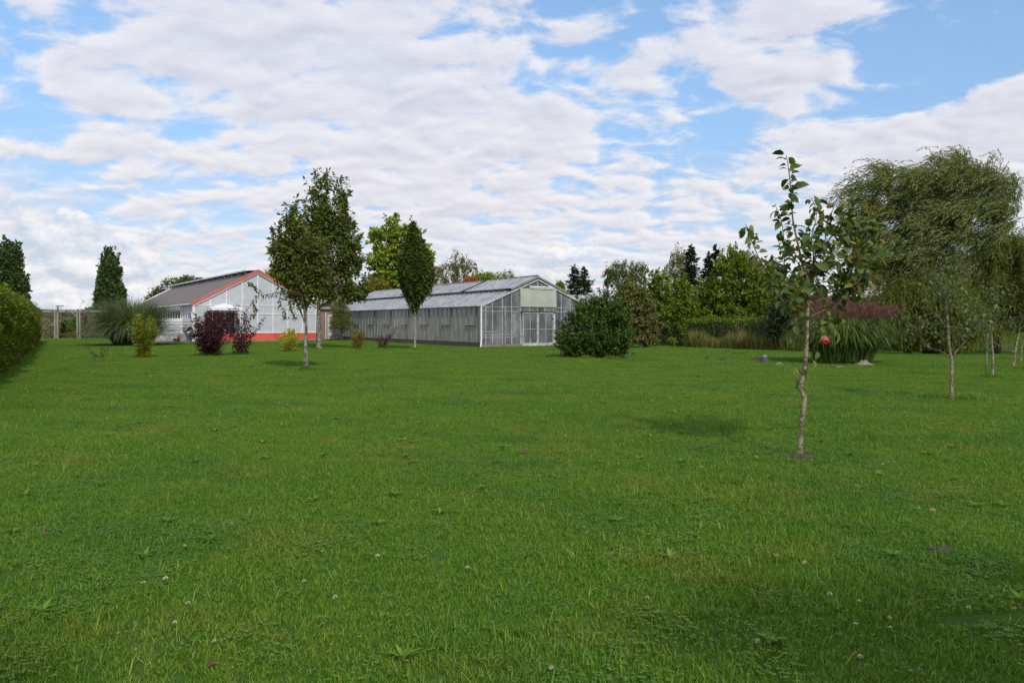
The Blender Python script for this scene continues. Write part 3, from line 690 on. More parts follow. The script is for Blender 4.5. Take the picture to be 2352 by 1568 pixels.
    MB().box(5.0, 0.1, 5.2, 5.06, Ln - .1, rg + .05).build('vent_gap_shade', M['dark'], e)  # dark sheet, shade below the open flap put into its colour
    b = MB(); b.bar((-.2, Ln, ev - .02), (4.4, Ln, rz_(4.4) + .10), .16, .2); b.build('verge_board', M['white_paint'], e)
    MB().box(-.26, 0, ev - .16, -.14, Ln, ev - .04).build('gutter', M['white_paint'], e)
    MB().box(4.9, 22.0, 5.6, 5.5, 22.7, rg + .42).box(4.85, 21.95, rg + .42, 5.55, 22.75, rg + .5).build('chimney', M['dark'], e)
barn()
# white tent top in front of the doorway
def gazebo():
    p = loc(BA, BR, 1.05, -1.9); e = empty('gazebo', p, 'small white tent canopy on thin legs before the doorway of the grey hall', 'gazebo', rz=BR)
    w_, d_, h_ = 2.35, 1.7, 2.85
    v = [(0, 0, h_), (w_, 0, h_), (w_, d_, h_), (0, d_, h_), (w_ / 2, d_ / 2, h_ + .38)]
    vs = []; m = MB().add([(-.05, -.05, h_ + .0), (w_ + .05, -.05, h_), (w_ + .05, d_ + .05, h_), (-.05, d_ + .05, h_), (w_ / 2, d_ / 2, h_ + .38)], [(0, 1, 4), (1, 2, 4), (2, 3, 4), (3, 0, 4)])
    n = 12
    for (a, b) in (((-.05, -.05), (w_ + .05, -.05)), ((w_ + .05, -.05), (w_ + .05, d_ + .05)), ((w_ + .05, d_ + .05), (-.05, d_ + .05)), ((-.05, d_ + .05), (-.05, -.05))):
        for k in range(n):
            t0, t1 = k / n, (k + 1) / n; f = lambda t: (a[0] + (b[0] - a[0]) * t, a[1] + (b[1] - a[1]) * t)
            q0, q1 = f(t0), f(t1); z0 = h_ - .20 - .04 * (k % 2); z1 = h_ - .20 - .04 * ((k + 1) % 2)
            m.add([(*q0, h_), (*q1, h_), (*q1, z1), (*q0, z0)], [(0, 1, 2, 3)])
    o = m.build('canopy', mat('canopy_white', (.72, .72, .76), .7), e)
    sol = o.modifiers.new('thick', 'SOLIDIFY'); sol.thickness = .01
    for a, b in ((.05, .05), (w_ - .05, .05), (w_ - .05, d_ - .05), (.05, d_ - .05)):
        MB().box(a - .02, b - .02, 0, a + .02, b + .02, h_ - .01).build('leg', M['white_paint'], e)
gazebo()
setp(npmesh('path', [tuple(loc(BA, BR, s, t, .03)) for s, t in ((-3.2, -1.3), (11.0, -1.0), (11.0, 30), (-3.2, 30))], [(0, 1, 2, 3)], M['concrete']), kind='structure')

# trailer behind the pampas grass
def trailer():
    r_ = G(419, 786); e = empty('trailer', (r_.x, r_.y, 0), 'white ribbed box trailer parked beside the tall clump of grass', 'trailer')
    L_, D_ = 3.3, 1.7; wm = M['white_paint']
    MB().box(-L_, 0, .62, 0, D_, .70).build('bed', M['white_dirty'], e)
    b = MB()
    for (z0, z1) in ((.72, 1.0), (1.01, 1.22), (1.23, 1.44), (1.45, 1.66), (1.67, 1.88)):
        b.box(-L_, -.02, z0, 0, .02, z1 - .03)
        b.box(-.02, .02, z0, .02, D_, z1 - .03); b.box(-L_, D_ - .02, z0, 0, D_ + .02, z1); b.box(-L_ - .02, .02, z0, -L_ + .02, D_ - .02, z1)
    b.box(-L_ - .03, -.035, 1.87, .03, .03, 1.95).box(-.035, .03, 1.87, .03, D_, 1.95)
    b.build('sideboard', wm, e)
    MB().box(-L_ + .03, .025, .71, -.03, .05, 1.86).box(-.05, .05, .71, -.03, D_ - .03, 1.86).build('inner_board', M['alu'], e)
    MB().box(-1.2, -.03, .90, -.8, -.02, .96).build('latch', M['alu'], e)
    MB().box(-L_, .0, .32, -.06, .06, .55).build('bumper', M['white_dirty'], e)
    MB().box(-.42, -.035, .36, -.08, 0, .56).build('tail_light', mat('lamp_red', (.45, .02, .02), .3), e)
    MB().box(-.22, -.045, .40, -.12, -.036, .52).build('tail_light', mat('lamp_orange', (.6, .2, .05), .3), e)
    for x in (-.55, -2.6):
        tm_ = MB(); pts = [(0, 0), (.16, 0), (.27, .02), (.28, .09), (.28, .16), (.16, .18), (0, .18)]
        k = 20; vs = [(x + rr * math.cos(6.2832 * j / k), .1 + yy, .28 + rr * math.sin(6.2832 * j / k)) for rr, yy in pts for j in range(k)]
        tm_.add(vs, [(i * k + j, i * k + (j + 1) % k, (i + 1) * k + (j + 1) % k, (i + 1) * k + j) for i in range(len(pts) - 1) for j in range(k)])
        tm_.build('wheel', M['dark'], e, smooth=True)
trailer()

# pergola
def pergola():
    a = G(100, 778); Y = a.y; e = empty('pergola', (a.x, Y, 0), 'weathered wooden pergola frame standing before the grassy bank', 'pergola')
    xw = lambda px: (px - CX) / F * Y - a.x
    zt = 1.6 + 26 / F * Y
    MB().bar((xw(98), 0, zt), (xw(252), 0, zt), .12, .14).build('beam', M['wood_grey'], e)
    MB().bar((xw(98), 1.2, zt), (xw(252), 1.2, zt), .12, .14).build('beam', M['wood_grey'], e)
    for px in (126.5, 132.5, 177.5, 183.5):
        MB().box(xw(px) - .07, -.06 + (.0 if px in (126.5, 183.5) else .0), -.1, xw(px) + .07, .08, zt - .07 + (.62 if px == 132.5 else 0)).build('post', M['wood_grey'], e)
    MB().bar((xw(166), 0, zt - .1), (xw(176), 0, zt - .55), .07).build('brace', M['wood_grey'], e)
    MB().bar((xw(128), 0, zt + .55), (xw(146), 0, zt + .55), .1, .1).bar((xw(138), 0, zt + .46), (xw(142), 0, zt + .3), .05).build('top_arm', M['wood_grey'], e)
    for px in (122, 154, 205, 235): MB().bar((xw(px) - .0, -.3, zt + .1), (xw(px), 1.6, zt + .1), .12, .1).build('rafter', M['wood_grey'], e)
    return Y
PY = pergola()
b = MB().box((100 - CX) / F * 79, 79, 0, (262 - CX) / F * 79, 79.15, .28).box((100 - CX) / F * 77.5, 77.5, 0, (262 - CX) / F * 77.5, 77.6, .12)
setp(b.build('timber_edging', mat('edging', (.09, .055, .05), .9, (.05, .035, .03), 2)), 'low dark timber edging of the planting bed at the foot of the bank', 'edging')

# wind turbine
def turbine():
    Y = 1500.; c = W3(191.5, 690, Y); e = empty('wind_turbine', (c.x, Y, 0), 'white wind turbine far off above the bank', 'wind turbine')
    wm = mat('turbine_white', (.80, .80, .82), .5)
    MB().tube([(0, 0, 0), (0, 0, c.z - 1)], [2.6, 1.4], 16).build('tower', wm, e, smooth=True)
    MB().tube([(0, -3.5, c.z), (0, -3, c.z), (0, 4, c.z)], [.6, 1.6, 1.4], 12).build('nacelle', wm, e)
    for a in (R(128), R(8), R(248)):
        n = 8; vs = []; Lb = 27 / F * Y * 1.15
        for k in range(n + 1):
            t = k / n; ch = (3.2 * (1 - t) + .9) * (0.6 if k == 0 else 1.2)
            for q in (-1, 1):
                for d in (-.2, .2):
                    vs.append((math.cos(a) * t * Lb - math.sin(a) * ch * q * .5, -3.2 + d, c.z + math.sin(a) * t * Lb + math.cos(a) * ch * q * .5))
        f = []
        for k in range(n):
            o = k * 4; f += [(o, o + 4, o + 6, o + 2), (o + 1, o + 3, o + 7, o + 5), (o, o + 1, o + 5, o + 4), (o + 2, o + 6, o + 7, o + 3)]
        MB().add(vs, f).build('blade', wm, e)
turbine()

# buildings between the barn and the greenhouse
def gable_house(name, label, cat, px0, px1, Y, z_e, z_r, depth, wall, roof, axis='x', rz=0, ov=.25):
    x0 = (px0 - CX) / F * Y; x1 = (px1 - CX) / F * Y; e = empty(name, (x0, Y, 0), label, cat, rz=rz); w_ = x1 - x0
    if axis == 'x':   # ridge across the view
        p = [(0, 0), (depth, 0)]; d2 = depth / 2
        MB().box(0, 0, 0, w_, depth, z_e).add([(0, 0, z_e), (0, depth, z_e), (0, d2, z_r - .1), (w_, 0, z_e), (w_, depth, z_e), (w_, d2, z_r - .1)], [(0, 1, 2), (3, 5, 4)]).build('wall', wall, e)
        MB().hexa([(-ov, -ov, z_e - .1), (w_ + ov, -ov, z_e - .1), (w_ + ov, d2, z_r), (-ov, d2, z_r), (-ov, -ov, z_e), (w_ + ov, -ov, z_e), (w_ + ov, d2, z_r + .1), (-ov, d2, z_r + .1)]).hexa(
            [(-ov, depth + ov, z_e - .1), (w_ + ov, depth + ov, z_e - .1), (w_ + ov, d2 + .01, z_r), (-ov, d2 + .01, z_r), (-ov, depth + ov, z_e), (w_ + ov, depth + ov, z_e), (w_ + ov, d2 + .01, z_r + .1), (-ov, d2 + .01, z_r + .1)]).build('roof', roof, e)
    else:
        d2 = w_ / 2
        MB().box(0, 0, 0, w_, depth, z_e).add([(0, 0, z_e), (w_, 0, z_e), (d2, 0, z_r - .1), (0, depth, z_e), (w_, depth, z_e), (d2, depth, z_r - .1)], [(0, 1, 2), (3, 5, 4)]).build('wall', wall, e)
        MB().hexa([(-ov, -ov, z_e - .1), (d2, -ov, z_r), (d2, depth, z_r), (-ov, depth, z_e - .1), (-ov, -ov, z_e), (d2, -ov, z_r + .1), (d2, depth, z_r + .1), (-ov, depth, z_e)]).hexa(
            [(w_ + ov, -ov, z_e - .1), (d2 + .01, -ov, z_r), (d2 + .01, depth, z_r), (w_ + ov, depth, z_e - .1), (w_ + ov, -ov, z_e), (d2 + .01, -ov, z_r + .1), (d2 + .01, depth, z_r + .1), (w_ + ov, depth, z_e)]).build('roof', roof, e)
    return e, w_
e, w_ = gable_house('brick_shed', 'low red brick outbuilding between the grey hall and the greenhouse', 'outbuilding', 736, 764, 75, 3.0, 3.12, 5, M['brick'], mat('flat_roof', (.20, .19, .18), .8))
MB().tube([(.55, -.07, 0), (.55, -.07, 2.6)], .045, 8).build('downpipe', M['white_paint'], e)
MB().box(w_ - .5, -.04, 0, w_ - .02, -.01, 2.4).build('door', M['white_dirty'], e)
e, w_ = gable_house('net_house', 'dark glazed shed with brown sheet roof behind the brick outbuilding', 'shed', 737, 842, 84, 3.4, 5.0, 14, M['glass_dark'], mat('brown_roof', (.18, .14, .13), .8, (.13, .11, .10), 1), axis='y')
b = MB()
for k in range(1, 7): b.box(k * w_ / 7 - .04, -.06, 0, k * w_ / 7 + .04, -.01, 3.4)
b.bar((-.25, -.3, 3.45), (w_ / 2, -.3, 5.05), .05, .14).bar((w_ + .25, -.3, 3.45), (w_ / 2, -.3, 5.05), .05, .14).build('frame', M['wood_grey'], e)
MB().tube([(w_ * .37, -.4, 0), (w_ * .37, -.4, 4.2)], .08, 8).build('post', M['alu'], e)
e, w_ = gable_house('house', 'house with orange tiled roof glimpsed behind the trees and sheds', 'house', 745, 835, 112, 4.0, 7.2, 9, mat('render', (.55, .45, .36), .8), M['tile_orange'])
MB().box(1.2, 3.8, 6, 1.8, 4.4, 8).build('chimney', M['brick'], e)
e, w_ = gable_house('glasshouse', 'distant small glasshouse whose pale roof shows behind the long greenhouse', 'greenhouse', 872, 945, 105, 4.2, 6.1, 7, M['glass_side'], M['glass_roof'])
b = MB()
for k in range(13): b.bar((k * w_ / 12, -.25, 4.24), (k * w_ / 12, 3.5, 6.25), .06, .06)
b.build('roof_bars', M['alu'], e)
e, w_ = gable_house('glasshouse', 'second glasshouse with bluish glass roof behind the dense round bush', 'greenhouse', 1305, 1408, 66, 3.25, 4.0, 6, M['glass_side'], M['glass_roof'])
b = MB()
for k in range(10): b.bar((k * w_ / 9, -.25, 3.31), (k * w_ / 9, 3, 4.14), .05, .05)
b.build('roof_bars', M['alu'], e)
b = MB()
for k in range(10): b.box(k * w_ / 9 - .03, -.05, 0, k * w_ / 9 + .03, -.005, 3.15)
b.build('wall_bars', M['white_dirty'], e)

# pile of old boards
def woodpile():
    a = G(741, 781); e = empty('board_pile', (a.x, a.y + 3, 0), 'dark pile of old weathered boards stacked beside the thick tree trunk', 'board pile')
    r = random.Random(4); Lp = 2.5
    for k in range(8):
        for j in range(4):
            m = MB(); z = .04 + k * .155; x0 = r.uniform(-.12, .1); y = j * .28; 
            m.box(x0, y, z, x0 + Lp + r.uniform(-.3, .1), y + .25, z + .09 + r.uniform(0, .03)).build('board', M['wood_old'], e)
        for x_ in (.2, Lp - .5): MB().box(x_, .02, .0 + k * .155, x_ + .1, 1.0, .038 + k * .155).build('spacer', M['wood_grey'], e)
woodpile()
# ================================================================== TREES AND PLANTS
LM = {}
LM['lime'] = leafmat('lime_leaves', [(0, (.055, .095, .012)), (.5, (.12, .18, .022)), (1, (.23, .28, .045))], .35)
LM['malus'] = leafmat('malus_leaves', [(0, (.024, .038, .009)), (.45, (.046, .070, .013)), (.8, (.080, .105, .018)), (.92, (.09, .08, .02)), (.97, (.12, .04, .02)), (1, (.30, .20, .03))], .3, under=(.10, .13, .06), gain=1.8)
LM['malus2'] = leafmat('malus_leaves_rear', [(0, (.022, .036, .008)), (.5, (.044, .068, .012)), (.9, (.085, .11, .02)), (1, (.12, .09, .02))], .3, under=(.09, .12, .05), gain=1.85)
LM['ivy'] = leafmat('column_leaves', [(0, (.013, .026, .005)), (.5, (.032, .056, .009)), (1, (.085, .11, .020))], .25, gain=1.7)
LM['poplar'] = leafmat('poplar_leaves', [(0, (.016, .035, .014)), (.5, (.034, .066, .024)), (1, (.085, .12, .055))], .2)
LM['birch'] = leafmat('birch_leaves', [(0, (.035, .05, .012)), (.5, (.085, .105, .026)), (.85, (.13, .14, .04)), (1, (.22, .10, .04))], .35)
LM['olive'] = leafmat('olive_leaves', [(0, (.025, .04, .012)), (.5, (.055, .08, .022)), (1, (.10, .13, .035))], .3)
LM['beige'] = leafmat('beige_leaves', [(0, (.035, .050, .014)), (.4, (.08, .10, .030)), (.8, (.15, .155, .060)), (1, (.25, .20, .11))], .3, gain=1.25)
LM['thuja'] = leafmat('thuja_sprays', [(0, (.030, .060, .008)), (.4, (.070, .125, .014)), (.8, (.13, .19, .022)), (1, (.18, .22, .03))], .3)
LM['thuja_y'] = leafmat('thuja_yellow_sprays', [(0, (.05, .06, .010)), (.4, (.11, .125, .014)), (1, (.20, .21, .025))], .25)
LM['hedge'] = leafmat('hedge_sprays', [(0, (.018, .042, .007)), (.5, (.045, .085, .012)), (1, (.085, .13, .018))], .25, gain=2.0)
LM['spruce'] = leafmat('spruce_needles', [(0, (.010, .022, .012)), (.5, (.022, .040, .022)), (1, (.045, .07, .04))], .15, gain=2.1)
LM['juniper'] = leafmat('juniper_needles', [(0, (.008, .016, .008)), (.6, (.016, .030, .013)), (1, (.035, .055, .022))], .1)
LM['willow'] = leafmat('willow_leaves', [(0, (.040, .055, .016)), (.4, (.085, .11, .030)), (.8, (.14, .165, .055)), (1, (.22, .23, .11))], .3, under=(.20, .25, .12), gain=1.5)
LM['weeping'] = leafmat('weeping_leaves', [(0, (.035, .055, .012)), (.5, (.080, .112, .024)), (1, (.17, .19, .05))], .35, gain=1.3)
LM['bush'] = leafmat('bush_leaves', [(0, (.014, .036, .008)), (.5, (.032, .072, .012)), (.88, (.065, .12, .018)), (1, (.16, .19, .04))], .25, rough=.5, under=(.07, .10, .04))
LM['purple'] = leafmat('purple_leaves', [(0, (.016, .008, .011)), (.6, (.038, .014, .020)), (.9, (.075, .022, .028)), (1, (.10, .07, .03))], .2)
LM['yellow'] = leafmat('yellow_shrub_leaves', [(0, (.07, .11, .01)), (.5, (.19, .24, .02)), (1, (.36, .36, .04))], .35)
LM['forsythia'] = leafmat('forsythia_leaves', [(0, (.035, .065, .008)), (.5, (.10, .14, .015)), (.9, (.20, .21, .03)), (1, (.25, .13, .03))], .35)
LM['mixed'] = leafmat('mixed_shrub_leaves', [(0, (.04, .06, .01)), (.5, (.10, .12, .02)), (.8, (.16, .14, .03)), (1, (.28, .10, .04))], .3)
LM['darkleaf'] = leafmat('dark_sapling_leaves', [(0, (.03, .025, .02)), (.6, (.06, .055, .03)), (1, (.10, .10, .045))], .2)
LM['apple'] = leafmat('apple_leaves', [(0, (.014, .034, .009)), (.35, (.028, .064, .014)), (.62, (.055, .10, .020)), (.78, (.11, .13, .028)), (.90, (.20, .16, .05)), (1, (.22, .09, .04))], .28, rough=.55, under=(.12, .16, .06), nscale=2, spec=.15)
LM['apple2'] = leafmat('young_apple_leaves', [(0, (.018, .045, .020)), (.5, (.045, .095, .028)), (.9, (.09, .15, .035)), (1, (.16, .14, .04))], .28, under=(.11, .15, .07))
LM['pampas'] = leafmat('pampas_blades', [(0, (.028, .048, .030)), (.5, (.058, .088, .052)), (.85, (.10, .135, .075)), (1, (.20, .19, .10))], .25, gain=1.9)
LM['misc'] = leafmat('reed_blades', [(0, (.022, .050, .014)), (.5, (.055, .110, .028)), (.85, (.12, .19, .06)), (1, (.22, .22, .08))], .25)
LM['plume'] = leafmat('plume_hairs', [(0, (.10, .04, .07)), (.5, (.22, .105, .165)), (1, (.40, .27, .35))], .35, gain=1.0)
LM['dry'] = leafmat('dry_blades', [(0, (.04, .09, .02)), (.45, (.10, .14, .04)), (.75, (.22, .21, .07)), (1, (.32, .28, .13))], .3, gain=1.0)
LM['red_leaf'] = leafmat('red_bed_leaves', [(0, (.05, .012, .015)), (1, (.14, .03, .03))], .2)
LM['berry'] = mat('berry', (.10, .008, .012), .3, (.05, .005, .01), 9)

def base_at(px, Y): x = (px - CX) / F * Y; return Vector((x, Y, ghf(x, Y)))
BG = 'trees in the background'
# tall poplars at the far left
tree('poplar', 'tall dark poplar standing behind the clipped hedge at the far left', 'tree', base_at(28, 95),
     [(26, 600, 22, 45), (32, 590, 10, 30), (8, 640, 26, 55), (35, 660, 26, 55), (-12, 650, 22, 60), (14, 590, 14, 26), (45, 690, 18, 30), (20, 720, 30, 25)],
     95, LM['poplar'], .30, 480, .55, 70, .3, W3(30, 585, 95), seed=2, up=.7, flat=1.5, asp=.6, nl=20, group='poplars', shell=.35, spray=(2.2, 1., .12))
tree('poplar', 'lone dark poplar rising behind the tall fountain of grass', 'tree', base_at(254, 90),
     [(246, 600, 12, 24), (254, 630, 22, 40), (250, 665, 27, 40), (262, 690, 24, 35), (236, 690, 16, 35), (276, 680, 12, 20), (252, 720, 30, 30)],
     90, LM['poplar'], .28, 420, .5, 75, .3, W3(250, 600, 90), seed=3, up=.7, flat=1.5, asp=.6, nl=20, group='poplars', shell=.35, spray=(2.2, 1., .12))
tree('tree', 'dark green round treetop showing above the roof at the left of the grey hall', 'tree', base_at(405, 118), [(400, 660, 28, 18), (432, 650, 22, 12), (372, 672, 18, 12), (350, 684, 14, 10), (400, 690, 45, 16)],
     118, LM['olive'], .30, 160, .8, 60, .3, W3(410, 660, 118), seed=4, group=BG)
tree('tree', 'yellow green treetop behind the right roof slope of the grey hall', 'tree', base_at(650, 96), [(650, 632, 32, 18), (630, 640, 16, 14), (680, 640, 25, 20), (650, 665, 35, 25)],
     96, LM['lime'], .26, 160, .7, 60, .3, W3(650, 630, 96), seed=5, group=BG)
tree('lime_tree', 'tall bright yellow green tree behind the dark column tree', 'tree', base_at(905, 92),
     [(908, 520, 30, 22), (895, 545, 44, 28), (925, 548, 36, 30), (875, 590, 28, 32), (935, 590, 50, 38), (895, 610, 48, 40), (968, 600, 30, 36), (880, 645, 34, 28), (930, 650, 50, 28), (970, 650, 34, 30), (860, 660, 22, 18)],
     92, LM['lime'], .34, 330, .85, 62, .35, W3(915, 530, 92), seed=6, nl=40, flat=.5, spray=(1.2, .2), group=BG)
tree('tree', 'orange tinted low tree between the brown roofs and the bright tall tree', 'tree', base_at(862, 88), [(862, 655, 22, 14), (880, 668, 16, 10)],
     88, leafmat('orange_leaves', [(0, (.06, .06, .015)), (.5, (.11, .12, .02)), (1, (.16, .13, .03))], .3), .24, 50, .6, 60, .2, W3(862, 655, 88), seed=7, group=BG)
def birch(name, label, base, blobs, Y, lm, seed, top, n=200, leaf=.16, tm='bark_birch', cr=.6, per=40, **k):
    return tree(name, label, 'tree', base, blobs, Y, lm, leaf, n, cr, per, .2, top, tm=tm, seed=seed, droop=.9, flat=1.3, nl=30, group=BG, spray=(1.4, -1., .6), **k)
birch('birch_tree', 'airy olive birch with pale stems above the ridge of the long greenhouse', base_at(1048, 88), [(1048, 598, 20, 22), (1068, 608, 26, 18), (1030, 625, 28, 24), (1080, 630, 26, 20), (1010, 640, 18, 20), (1050, 650, 50, 18)], 88, LM['birch'], 8, W3(1046, 585, 88), 170)
birch('birch_tree', 'thin wispy birch top just left of the greenhouse gable ridge', base_at(1162, 92), [(1152, 640, 14, 14), (1166, 634, 12, 12), (1176, 645, 8, 8)], 92, LM['birch'], 9, W3(1160, 628, 92), 40)
tree('tree', 'low rounded yellow green treetop peeping over the greenhouse roof', 'tree', base_at(1120, 84), [(1120, 645, 28, 16), (1100, 655, 25, 14), (1140, 652, 20, 12)], 84, LM['lime'], .22, 110, .55, 60, .2, W3(1120, 640, 84), seed=10, group=BG)
tree('tree', 'reddish leaved small tree between the birch and the low yellow green treetop', 'tree', base_at(1082, 82), [(1082, 650, 18, 10)], 82, leafmat('reddish_leaves', [(0, (.06, .05, .015)), (.5, (.14, .08, .03)), (1, (.30, .05, .03))], .3), .2, 35, .5, 60, .2, W3(1082, 650, 82), seed=11, group=BG)
tree('conifer', 'small narrow yellow green conifer left of the paired spruces', 'tree', base_at(1287, 72), [(1287, 658, 7, 10), (1287, 675, 11, 14), (1287, 690, 13, 12)], 72, LM['thuja'], .16, 60, .3, 60, .12, W3(1287, 655, 72), seed=12, up=.8, group=BG)

def spruce(name, label, px, top, bot, Y, hw, lm, seed, group=BG, size=.24):
    """tiers of branches, each carrying short flat sprays"""
    r = np.random.default_rng(seed); b = base_at(px, Y); e = empty(name, b, label, 'tree', group)
    zt = 1.6 + (HY - top) / F * Y; zb = 1.6 + (HY - bot) / F * Y; Rm = hw / F * Y
    nb_ = int((zt - zb) / .33) * 15; a0_ = r.random(nb_) * 6.283; t = np.sort(r.random(nb_) ** .75); L = Rm * np.minimum(t * 1.35, 1) ** .9 * (.75 + .45 * r.random(nb_)) + .12
    z = zt - (zt - zb) * t + .12 * np.sin(a0_ * 3 + t * 40); a = a0_; L = L * (.62 + .5 * (np.sin(a * 2 + z * 3.1) * .5 + .5) + .25 * np.sin(z * 7 + a * 3))
    m = 34; u = r.random((nb_, m)) ** .7; sg = (r.random((nb_, m)) - .5) * 2
    rad = L[:, None] * u; dz_ = -.30 * rad + .22 * rad ** 2 / np.maximum(L[:, None], .3) + r.normal(size=(nb_, m)) * .05
    lat = sg * .38 * (1 - u * .6) * L[:, None] * .6
    Px = b.x + np.cos(a)[:, None] * rad - np.sin(a)[:, None] * lat; Py_ = b.y + np.sin(a)[:, None] * rad + np.cos(a)[:, None] * lat
    Pp = np.stack([Px, Py_, z[:, None] + dz_], -1).reshape(-1, 3)
    aa = (a[:, None] + sg * .8).reshape(-1); n = len(Pp)
    D = np.stack([np.cos(aa), np.sin(aa), .15 + r.normal(size=n) * .3], -1); N = unit(rdir(n, r) * .5 + np.array([0, 0, 1.]))
    sz = size * np.exp(r.normal(size=n) * .3)
    V, f = leaves(Pp, D, N, sz, sz * .45, TQ); lead = np.array([[b.x, b.y, zt]])
    V2, f2 = leaves(np.repeat(lead - [[0, 0, .1]], 8, 0), np.array([0, 0, 1.]) + rdir(8, r) * .3, rdir(8, r), np.full(8, .45), np.full(8, .1), TQ)
    npmesh('crown', np.concatenate([V, V2]) - np.array(b), np.concatenate([f, f2 + len(V)]), lm, e)
    MB().tube([(0, 0, -.1), (0, 0, (zt - b.z) * .6), (0, 0, zt - b.z)], [.22, .12, .02], 8).build('trunk', M['bark_dark'], e, smooth=True)
spruce('spruce', 'left and slightly taller of the paired dark blue green spruces right of the greenhouse gable', 1320, 612, 700, 85, 26, LM['spruce'], 20)
spruce('spruce', 'right one of the paired dark blue green spruces right of the greenhouse gable', 1341, 616, 700, 88, 27, LM['spruce'], 21)
spruce('spruce', 'ragged dark spruce left of the two slim spruce spires', 1588, 566, 720, 80, 36, LM['spruce'], 22)
spruce('spruce', 'slim dark spruce spire, the lower one beside the tallest bright thuja', 1628, 582, 720, 80, 28, LM['spruce'], 23)
spruce('spruce', 'slim dark spruce spire with the sharpest top beside the bright thuja', 1645, 566, 720, 78, 26, LM['spruce'], 24)
birch('birch_tree', 'broad olive birch crown above the thujas right of the round bush', base_at(1440, 92), [(1408, 622, 22, 20), (1440, 612, 34, 16), (1470, 624, 24, 18), (1440, 640, 50, 18), (1400, 640, 14, 18), (1455, 665, 40, 20)], 92, LM['olive'], 13, W3(1438, 605, 92), 260, cr=.55, per=50)
birch('birch_tree', 'narrow olive birch top leaning against the ragged dark spruce', base_at(1562, 84), [(1560, 588, 17, 20), (1552, 615, 22, 24), (1570, 640, 24, 26), (1550, 660, 25, 25)], 84, LM['birch'], 14, W3(1565, 575, 84), 150)
birch('birch_tree', 'pale olive birch top behind the right shoulder of the tallest bright thuja', base_at(1720, 84), [(1712, 590, 14, 16), (1730, 605, 20, 18), (1745, 630, 22, 24)], 84, LM['birch'], 15, W3(1715, 580, 84), 90)

def thuja(label, px, top, bot, Y, hw, seed, lm='thuja', n=1.0, leaf=.20, tips=3, name='thuja', shade=1):
    r = np.random.default_rng(seed); bl = []; n_ = 7
    for k in range(n_):
        t = (k + .6) / n_; yy = top + (bot - top) * t; wv = hw * (.16 + .84 * min(1, t * 1.35) ** .75)
        bl.append((px + r.normal() * hw * .07, yy, wv, (bot - top) / n_ * .75))
    for _ in range(tips): bl.append((px + r.uniform(-.55, .55) * hw, top + (bot - top) * r.uniform(.12, .3), hw * .10, (bot - top) * .10))
    area = hw * (bot - top) * (Y / F) ** 2
    return tree(name, label, 'tree', base_at(px, Y), bl, Y, LM[lm], leaf, int(area * 34 * n), .42, 50, .2, W3(px, top + 8, Y), seed=seed, up=.55, droop=.35, flat=.7, asp=.42, nl=10, shell=.66, group=BG, spray=(1.9, .7))
thuja('bright green thuja with a thin wavy tip right of the olive birch crown', 1513, 622, 762, 66, 46, 31)
thuja('bright green thuja at the left end of the tall row, above the dark clipped hedge', 1460, 662, 745, 68, 44, 32)
thuja('broad light green thuja in front of the ragged dark spruce', 1568, 645, 762, 63, 50, 33)
thuja('light green thuja under the slim spruce spires', 1625, 642, 764, 64, 42, 34)
thuja('tallest and widest bright green thuja of the row, just left of the apple tree top', 1695, 580, 766, 62.5, 84, 35, n=1.0, tips=6)
thuja('green thuja half hidden behind the leaves of the foreground apple tree', 1775, 612, 756, 62, 55, 36)
thuja('dark green thuja between the apple tree and the willow', 1850, 620, 770, 64, 62, 37, lm='hedge')  # takes the darker hedge spray colours
thuja('yellow tinged thuja behind the lowest apple branches', 1835, 660, 740, 56, 26, 38, lm='thuja_y')

for i, (x, y, zc, rr, lab) in enumerate(((5.6, -5.2, 7.6, 1.5, 'broad unseen tree added behind and to the right of the viewpoint to shade the lawn'), (-.4, -6.2, 7.2, 1.7, 'round unseen tree added behind the viewpoint to shade the lawn'))):  # unseen trees, added only to shade the lower corners of the lawn
    r = np.random.default_rng(160 + i); e = empty('unseen_shade_tree', (x, y, 0), lab, 'tree', 'unseen shade trees added behind the viewpoint'); n = 5200
    cc = rdir(110, r) * (r.random((110, 1)) ** .5) * rr * np.array([1.25, 1, .75]); P_ = cc[r.integers(0, 110, n)] + rdir(n, r) * .35 * r.random((n, 1)) + np.array([0, 0, zc])
    V, f = leaves(P_, rdir(n, r), rdir(n, r), np.full(n, .13), np.full(n, .08), TL); npmesh('crown', V, f, LM['olive'], e)
    mb = MB().tube([(0, 0, -.1), (.1, 0, zc * .5), (0, 0, zc + .5)], [.18, .13, .04], 10); limbs(mb, r, (0, 0, 0), (0, 0, zc), .15, cc + np.array([0, 0, zc]), 25); mb.build('trunk', M['bark_dark'], e, smooth=True)

